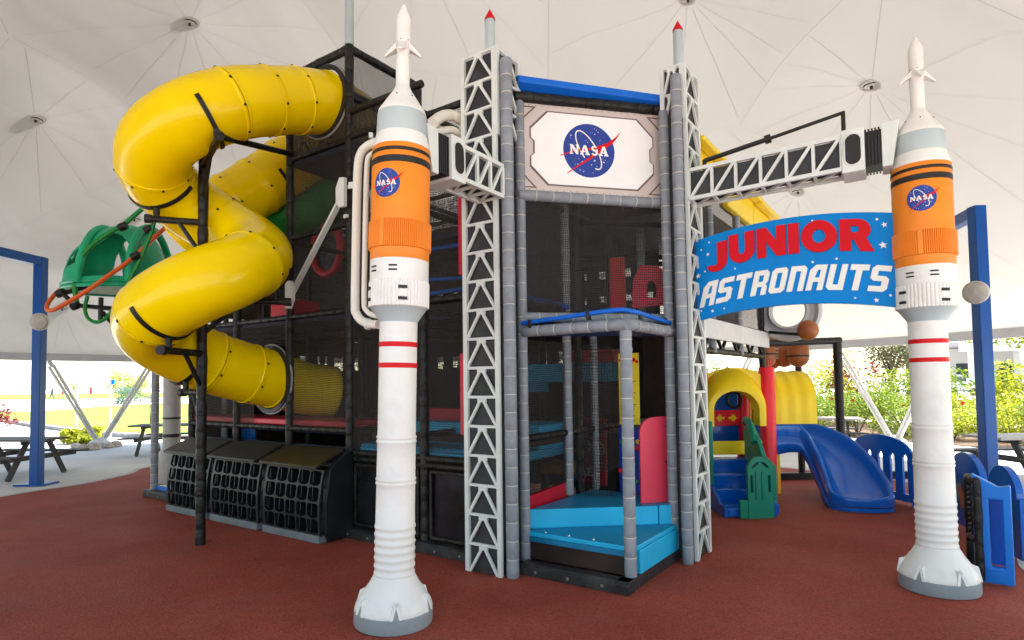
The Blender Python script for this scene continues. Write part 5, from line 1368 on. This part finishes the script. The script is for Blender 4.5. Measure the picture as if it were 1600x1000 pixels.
fence_panel((5.19,7.86,.01),(5.12,7.15,.01),.62,.80,'blue fence panel mostly hidden behind the far rocket column',3)
fence_panel((5.08,7.10,.01),(4.76,6.18,.01),.60,.86,'blue fence panel with colourful mural right of the far rocket',mural=True)
fence_panel((4.74,6.12,.01),(4.52,5.45,.01),.58,.84,'blue arched fence panel at the right edge, behind the light blue gate',mural=True)
for x,y,l_ in ((5.19,7.89,'short blue post at the end of the slotted fence left of the far rocket'),(5.10,7.12,'short blue post before the mural fence, behind the far rocket column')): solo(MB().box(x-.05,x+.05,y-.05,y+.05,.01,.72).build('fence_post',playblue,None,bevel=.01),l_,'fence post')
# gate
GT_=thing('blue_gate','light blue moulded gate frame right of the far rocket base','gate',(3.9,4.93,.01))
p=Vector((3.76,5.04,0)); q_=Vector((3.95,4.88,0)); d=(q_-p).normalized(); L_=(q_-p).length; nn_=Vector((d.y,-d.x,0)); nn_=nn_ if nn_.y<0 else -nn_
T=lambda u,v,w:p+d*u+Z*v+nn_*w
MB().sheet([[(0,.03),(L_,.03),(L_,.82),(L_*.7,.80),(0,.90)],[(L_*.42,.16),(L_*.78,.16),(L_*.78,.70),(L_*.42,.70)]],lambda u,v,w:T(u,v,w-.06),.08).build('frame',gateblue,GT_,bevel=.012)
MB().box(L_*.42,L_*.78,.16,.70,-.12,-.10,lambda u,v,w:T(u,v,w)).build('inner_panel',playblue,GT_)
RF=thing('roller_frame','black frame with a spiral roller beside the light blue gate','roller',(3.83,5.05,.01))
a_=Vector((3.84,5.19,0)); b_=Vector((3.77,5.00,0))
m=MB()
for z in (.84,.36): padpost(m,a_+Z*z,b_+Z*z,.035,step=.09,lump=.1)
for s in (a_,b_): padpost(m,s+Z*.05,s+Z*.86,.03,step=.12,lump=.1)
m.build('frame',[pad_black,tie_black],RF,True)
c=(a_+b_)/2; m=MB(); pts=[];rs_=[]
for i in range(60): z=.38+.44*i/59; pts.append(c+Z*z); rs_.append(.026+.012*math.sin(i*1.1))
m.tube(pts,rs_,12); m.build('spiral_roller',mat('roller_black',(.03,.03,.03),.25,.3,9),RF,True)
m=MB(); m.tube([c+Vector((.02,-.04,.3)),c+Vector((.02,-.04,.8))],.012,8); m.build('red_rod',playred,RF,True)

# ================================================================ BLUE PORTAL FRAMES WITH SPEAKERS
def portal(p,q,ztop,name,label,grp,plate=True):
    p=Vector(p);q=Vector(q); t=thing(name,label,'frame',(p.x,p.y,.004),grp); h=.08
    for s in (p,q): MB().box(s.x-h,s.x+h,s.y-h,s.y+h,.012,ztop).build('upright',postblue,t,bevel=.012)
    a,b=(p,q) if p.y<q.y else (q,p)
    d=(b-a).normalized(); m2=MB().bar(Vector((a.x,a.y,ztop-.08))+d*h*1.02,Vector((b.x,b.y,ztop-.08))-d*h*1.02,.158,.156)
    m2.build('beam',postblue,t,bevel=.012)
    for s in (p,q): MB().box(s.x-.26,s.x+.26,s.y-.2,s.y+.2,.004,.035).build('base_plate',postblue,t,bevel=.005)
    return t
portal((-8.45,10.85,0),(-8.75,6.6,0),4.06,'portal_frame','square blue steel portal frame at the left edge by the picnic table','blue steel portal frames')
portal((6.40,8.25,0),(6.75,9.7,0),4.02,'portal_frame','square blue steel portal frame behind the right rocket and its fence','blue steel portal frames')
def speaker(c,axis,r,label,depth=.22):
    axis=Vector(axis).normalized(); t=thing('speaker',label,'speaker',c,'round speakers on the blue frames')
    x=axis.cross(Z).normalized(); y=x.cross(axis)
    def L(prof):
        m=MB(); m.lathe(prof,28,(0,0,0)); m.v=[tuple(Vector(c)+x*v[0]+y*v[1]+axis*v[2]) for v in m.v]; return m
    L([(0,-depth),(r*.45,-depth),(r*.8,-depth*.6),(r*1.0,-.04),(r*1.02,0),(r*.93,.012),(r*.9,.0)]).build('housing',mat('speaker_shell',(.55,.53,.50),.4,.05),t,True)
    L([(r*.92,.0),(r*.85,.03),(r*.5,.055),(0,.065)]).build('grille',speakerm,t,True)
speaker(Yp(61,503,10.55),(.25,-1,-.1),.15,'round grey speaker fixed to the left blue frame')
speaker(Yp(1524,457,8.0),(-.85,-.6,-.12),.15,'oval-looking grey speaker fixed to the right blue frame')

# ================================================================ BANDED COLUMN WITH FLARED BASE
CL=thing('banded_column','white column with black bands and flared foot behind the left end of the frame','column',(-6.15,11.0,.01))
MB().lathe([(.0,0),(.30,0),(.30,.03),(.15,.62),(.145,.64),(.145,2.5),(0,2.5)],36,(-6.15,11.0,.01)).build('shaft',mat('column_grey',(.42,.40,.38),.5,.08,4,dirt=.2),CL,True,auto=30)
for z,w_ in ((.82,.03),(1.13,.018),(2.1,.018)): MB().lathe([(.146,z-w_),(.15,z-w_),(.15,z+w_),(.146,z+w_)],36,(-6.15,11.0,.01)).build('black_band',blackp,CL,True)
MB().lathe([(.196,.42),(.205,.39),(.21,.39)],36,(-6.15,11.0,.012)).build('red_band',red,CL,True)

# ================================================================ PICNIC TABLES
def make_table(label,top):
    t=thing('picnic_table',label,'picnic table')
    m=MB()
    for i in range(5): m.box(-.95,.95,-.37+i*.15,-.37+i*.15+.142,.70,.74)
    m.build('table_top',top,t,bevel=.006)
    for s in (-1,1):
        m=MB()
        for i in range(2): y=s*.72+(i-.5)*.14; m.box(-.95,.95,y-.066,y+.066,.42,.455)
        m.build('bench',wood_d,t,bevel=.006)
    for x in (-.62,.62):
        for s in (-1,1): MB().bar((x,s*.60,0),(x,s*.22,.70),.09,.05,up=Vector((1,0,0))).build('leg',wood_d,t,bevel=.004)
        MB().bar((x+.05,-.80,.39),(x+.05,.80,.39),.045,.09).build('cross_beam',wood_d,t)
        MB().bar((x,-.35,.67),(x,.35,.67),.045,.06).build('cross_beam',wood_d,t)
    return t
tb=make_table('dark picnic table beside the left blue frame',mat('table_top_dark',(.10,.095,.09),.55,.2,9,.2,30))
tb['group']='picnic tables under the canopy'

def relocate(o,loc,rz): o.location=loc; o.rotation_euler=(0,0,rz)
relocate(tb,(-9.8,11.9,.004),R(-8)); 
dup(tb,(-8.75,15.75,.004),R(6),'dark picnic table just outside the rubber floor, behind the grey end post')
tb2=make_table('pale-topped picnic table at the right edge behind the right blue frame',tablewhite); tb2['group']='picnic tables under the canopy'
relocate(tb2,(8.35,9.75,.004),R(4))
dup(tb2,(7.3,14.7,.004),R(-20),'pale-topped picnic table in the distance behind the blue slide')

# ================================================================ PLANTS
def leaves(mb,c,rx,ry,rz,n,s,seed,lump=5,hollow=.35):
    rs=random.Random(seed); cl=[Vector((rs.gauss(0,.55)*rx,rs.gauss(0,.55)*ry,rs.uniform(-.6,.8)*rz)) for _ in range(lump)]
    for _ in range(n):
        b=rs.choice(cl); d=Vector((rs.gauss(0,1),rs.gauss(0,1),rs.gauss(0,1))).normalized()*(rs.random()**hollow)
        p=b+Vector((d.x*rx*.55,d.y*ry*.55,d.z*rz*.5)); 
        p=Vector(c)+p
        if p.z<.03: p.z=.03+rs.random()*.1
        a=Vector((rs.gauss(0,1),rs.gauss(0,1),rs.gauss(0,.6))).normalized(); b_=a.cross(Vector((rs.gauss(0,1),rs.gauss(0,1),rs.gauss(0,1)))).normalized()
        l=s*rs.uniform(.6,1.4); w_=l*.42
        mb.add([p-a*l/2,p+b_*w_/2,p+a*l/2,p-b_*w_/2],[(0,1,2,3)])
def bush(name,c,r,n,s,mt,label,seed,group=None,rz=None,cat='shrub'):
    m=MB(); c=Vector(c); rz=rz or r*.7; leaves(m,(c.x,c.y,c.z+rz*.9),r,r,rz,n,s,seed,7)
    for k in range(5):
        rs=random.Random(seed+k); m.tube([c,c+Vector((rs.uniform(-.4,.4)*r,rs.uniform(-.4,.4)*r,rz*1.2))],[.02,.008],5,1)
    o=m.build(name,[mt,bark]); return solo(o,label,cat,group)
rs=random.Random(11)
words=['leftmost','second','third','fourth','fifth','sixth','seventh','eighth','ninth','tenth','eleventh','twelfth']
n1=n2=0
for k in range(12):
    th=60-k*4.6+rs.uniform(-1,1); c=ringp(th,15.6+rs.uniform(-.3,.5)); px=800+950*c.x/c.y
    if px>1700: continue
    bush('flowering_shrub',c,.95+rs.uniform(0,.25),5600,.072,rs.choice([leaf_g,leaf_y]),words[n1]+' low shrub from the left in the front hedge row on the right',100+k,'front hedge row along the right side',.62+rs.uniform(-.05,.12)); n1+=1
for k in range(9):
    th=58-k*7.5+rs.uniform(-1,1); c=ringp(th,19+rs.uniform(-.5,.8)); px=800+950*c.x/c.y
    if px>1720: continue
    bush('tall_shrub',c,1.25,3600,.12,leaf_y if k%3 else leaf_g,words[n2]+' tall yellow-green shrub from the left behind the front hedge row',200+k,'taller back row of shrubs on the right',1.15+rs.uniform(-.2,.3)); n2+=1
m=MB()
for k in range(26):
    th=rs.uniform(-5,58); c=ringp(th,14.75+rs.uniform(-.1,.2),rs.uniform(.5,1.15)); 
    for j in range(5):
        a=Vector((rs.gauss(0,1),rs.gauss(0,1),rs.gauss(0,1))).normalized()*.06; b_=a.cross(Vector((rs.random(),rs.random(),rs.random()))).normalized()*.05; m.add([c-a,c+b_,c+a,c-b_],[(0,1,2,3)])
tag(m.build('red_blossoms',mat('blossom_red',(.55,.03,.02),.5,.2)),'red blossoms dotted over the hedge on the right','flowers',None,'stuff')
def tree(c,h,r,mt,label,seed,n=3000,s=.16,trunk=.12,group='trees beyond the canopy',crownz=None):
    c=Vector(c); t=thing('tree',label,'tree',c,group); m=MB(); rs=random.Random(seed)
    m.tube([c,c+Vector((.05,0,h*.3)),c+Vector((0,.05,h*.62))],[trunk,trunk*.75,trunk*.5],8)
    for k in range(7):
        a=rs.uniform(0,6.28); m.tube([c+Z*h*rs.uniform(.35,.6),c+Vector((math.cos(a)*r*.4,math.sin(a)*r*.4,h*.72)),c+Vector((math.cos(a)*r*.8,math.sin(a)*r*.8,h*rs.uniform(.8,.95)))],[trunk*.45,trunk*.25,.01],5)
    m.build('trunk',bark,t,True)
    m=MB(); leaves(m,(c.x,c.y,h*.78),r,r,h*.26,n,s,seed,9); m.build('crown',mt,t); return t
tree((14.6,23.5,0),3.6,1.1,leafmat('leaf_brown_green',(.06,.06,.03),(.12,.12,.06)),'small brownish tree with visible trunk seen left of the far rocket',31,2600,.12,.13)
for k,(x,y,h,r,lb) in enumerate([(11.5,27,4.6,2.0,'yellow-green tree left of the brownish tree, beyond the hedge'),(19.5,30,5.2,2.4,'broad yellow-green tree just right of the brownish tree'),(25.5,29,4.8,2.0,'yellow-green tree in the gap between rocket and right blue frame'),(30,33,5.4,2.6,'green tree in front of the pale building at the right edge'),(9,33,5.5,2.2,'distant yellow-green tree nearest the playhouse roof')]):
    tree((x,y,0),h,r,leaf_y,lb,50+k,3400,.22,.14)
bush('red_leaf_shrub',(11.9,21.3,0),.5,600,.15,leaf_r,'spiky red-leaved shrub nearer the black pipe frame',301,'red-leaved shrubs',1.25)
bush('red_leaf_shrub',(13.6,22.4,0),.45,500,.15,leaf_r,'spiky red-leaved shrub next to the brownish tree trunk',302,'red-leaved shrubs',1.15)
# left side
bush('round_bush',G(190,621),1.6,1500,.28,leaf_y,'round yellow-green bush in the distance left of the slide, left one of two',310,'clipped bushes on the far lawn',2.3)
bush('round_bush',G(219,621),1.6,1500,.28,leaf_y,'round yellow-green bush in the distance left of the slide, right one of two',311,'clipped bushes on the far lawn',2.2)
bush('pale_hedge',G(204,631),1.45,2600,.16,leaf_p,'pale blue-green bush on the lawn behind the right leg of the strut',312,None,.85)
bush('dark_bush',G(118,616),1.6,700,.3,leaf_g,'small dark green bush left of the strut on the far lawn',313,None,1.5)
bush('agave_clump',G(131,693),.55,900,.22,leaf_y,'low yellow-green plant at the foot of the left white strut',314,None,.26)
bush('red_leaf_plant',G(-6,668),.75,500,.2,leaf_r,'red-leaved plant cut by the left edge of the picture',315,None,.95)
bush('twiggy_shrub',G(236,672),.55,160,.10,leafmat('leaf_twig',(.14,.10,.05),(.2,.17,.1)),'sparse brown twiggy shrub behind the grey end post',316,None,.8)
for k,(x,y) in enumerate([(118,700),(130,704),(145,703),(170,700),(181,698)]):
    c=G(x,y); r=.14+.03*(k%3); m=MB(); m.lathe([(0,0),(r,.02),(r*.9,r*.7),(r*.4,r),(0,r*1.02)],7,c); solo(m.build('rock',mat('rock_pale',(.42,.36,.30),.8,.2,9,.5,20)),words[k]+' pale rock from the left beside the foot of the left strut','rock','rocks at the strut foot')
# thin white poles and red markers far left
for k,(px,py,zt,lb) in enumerate([(119,693,2.0,'thin white pole left of the strut foot'),(172,690,1.95,'thin white pole with small blue sign right of the strut foot')]):
    c=G(px,py); m=MB(); m.tube([c,c+Z*zt],.035,8)
    if k: m.box(c.x+.03,c.x+.12,c.y-.02,c.y+.02,zt-.14,zt,None,1)
    solo(m.build('sign_pole',[metalw,signblue],None,True),lb,'pole')
for px,py,hh,lb in [(98,616,1.5,'red post on the far lawn beside the distant person'),(142,600,1.7,'red marker post behind the left strut in the distance')]:
    c=G(px,616); m=MB(); m.lathe([(0,0),(.28,0),(.25,hh),(.1,hh+.2),(0,hh+.25)],10,c); solo(m.build('marker_post',red,None,True),lb,'post')
# distant person, bending forward in a dark top
def person(c,hgt,label):
    me=bpy.data.meshes.new('person'); s=hgt/1.75; P=[(0,0,.95),(0,0,1.25),(.08,0,1.48),(.12,0,1.60),(.13,0,1.72),(.05,.18,1.43),(.22,.28,1.2),(.35,.26,1.02),(.05,-.18,1.43),(.25,-.26,1.22),(.40,-.22,1.1),(0,.1,.9),(.22,.11,.5),(.05,.11,.06),(.18,.11,.03),(0,-.1,.9),(-.12,-.11,.5),(-.42,-.11,.15),(-.34,-.11,.04)]
    E_=[(0,1),(1,2),(2,3),(3,4),(2,5),(5,6),(6,7),(2,8),(8,9),(9,10),(0,11),(11,12),(12,13),(13,14),(0,15),(15,16),(16,17),(17,18)]
    rad=[.14,.14,.12,.055,.10,.06,.045,.035,.06,.045,.035,.09,.06,.045,.04,.09,.06,.045,.04]
    bm=bmesh.new(); ly=bm.verts.layers.skin.new(); vv=[]
    for k,(x,y,z) in enumerate(P):
        v=bm.verts.new((x*s+c[0],y*s+c[1],z*s)); v[ly].radius=(rad[k]*s,rad[k]*s); v[ly].use_root=(k==0); vv.append(v)
    for a,b in E_: bm.edges.new((vv[a],vv[b]))
    bm.to_mesh(me); bm.free(); o=bpy.data.objects.new('person',me); COL.objects.link(o)
    sk=o.modifiers.new('skin','SKIN'); 
    o.modifiers.new('sub','SUBSURF').render_levels=1; me.materials.append(mat('person_dark',(.03,.03,.04),.7,.4,3)); return tag(o,label,'person')
pc_=G(81,619); person((pc_.x*.62,pc_.y*.62,0),1.75,'distant person in dark clothes running across the far lawn')
# pale building with columns at the right edge, parked cart
BD=thing('pale_building','long pale pavilion with columns and dark openings at the right edge','building',(62,72,0))
def bb(name,x0,x1,y0,y1,z0,z1,mt,par=BD): return MB().box(x0,x1,y0,y1,z0,z1).build(name,mt,par,bevel=.03)
bw=mat('building_white',(.62,.60,.57),.7,.05); bdark=mat('building_shade',(.05,.055,.06),.6,.2)
bb('wall',52,85,74,80,0,5.0,bw); bb('roof',50,88,68,81,5.02,5.5,mat('roof_grey',(.30,.28,.27),.7,.1)); bb('fascia_band',50,88,67.8,68,4.4,5.3,bw)
for k in range(6): bb('column',52+k*5.2,53.0+k*5.2,68.4,69.4,0,4.95,bw)
for k in range(5): bb('doorway',54+k*5.2,56.8+k*5.2,73.9,73.98,0,3.2,bdark)
CR=thing('service_cart','small pale parked cart with dark wheels beyond the hedge','cart',(38,52,0))
MB().add([(x,y,z) for x,z in [(36.6,.5),(39.4,.5),(39.4,1.1),(38.7,1.15),(38.4,1.75),(37.0,1.8),(36.6,1.15)] for y in (51.4,52.6)],[tuple(range(0,14,2)),tuple(range(13,0,-2))]+[(2*i,2*i+1,(2*i+3)%14,(2*i+2)%14) for i in range(7)]).build('body',mat('cart_pale',(.5,.55,.62),.35,.05),CR,bevel=.05)
for x in (37.2,38.9):
    m=MB(); m.tube([(x,51.36,.33),(x,51.5,.33)],.33,16); m.build('wheel',blackp,CR,True)
MB().box(37.15,38.3,51.37,51.399,1.2,1.65).build('window',bdark,CR)
# struts: say where each stands
hid=0
for o in [o for o in bpy.data.objects if o.name.startswith('canopy_strut')]:
    x,y=o.location.x,o.location.y
    px=800+950*x/y if y>0 else -9999
    if px<-120 or px>1800:
        for c in list(o.children): bpy.data.objects.remove(c)
        bpy.data.objects.remove(o); continue
    if 60<px<250: lb='white V-shaped strut with rocks and a low plant at its foot, left side'
    elif 1300<px<1432: lb='white V-shaped strut seen between the blue slide and the right rocket'
    elif 1432<=px<=1800: lb='white V-shaped strut crossing behind the right blue frame'
    elif px<=60: lb='white strut whose top meets the ring beam at the left edge'
    else:
        lb=words[hid]+' V-shaped strut from the left of those hidden by the climbing frame'; hid+=1
    o['label']=lb
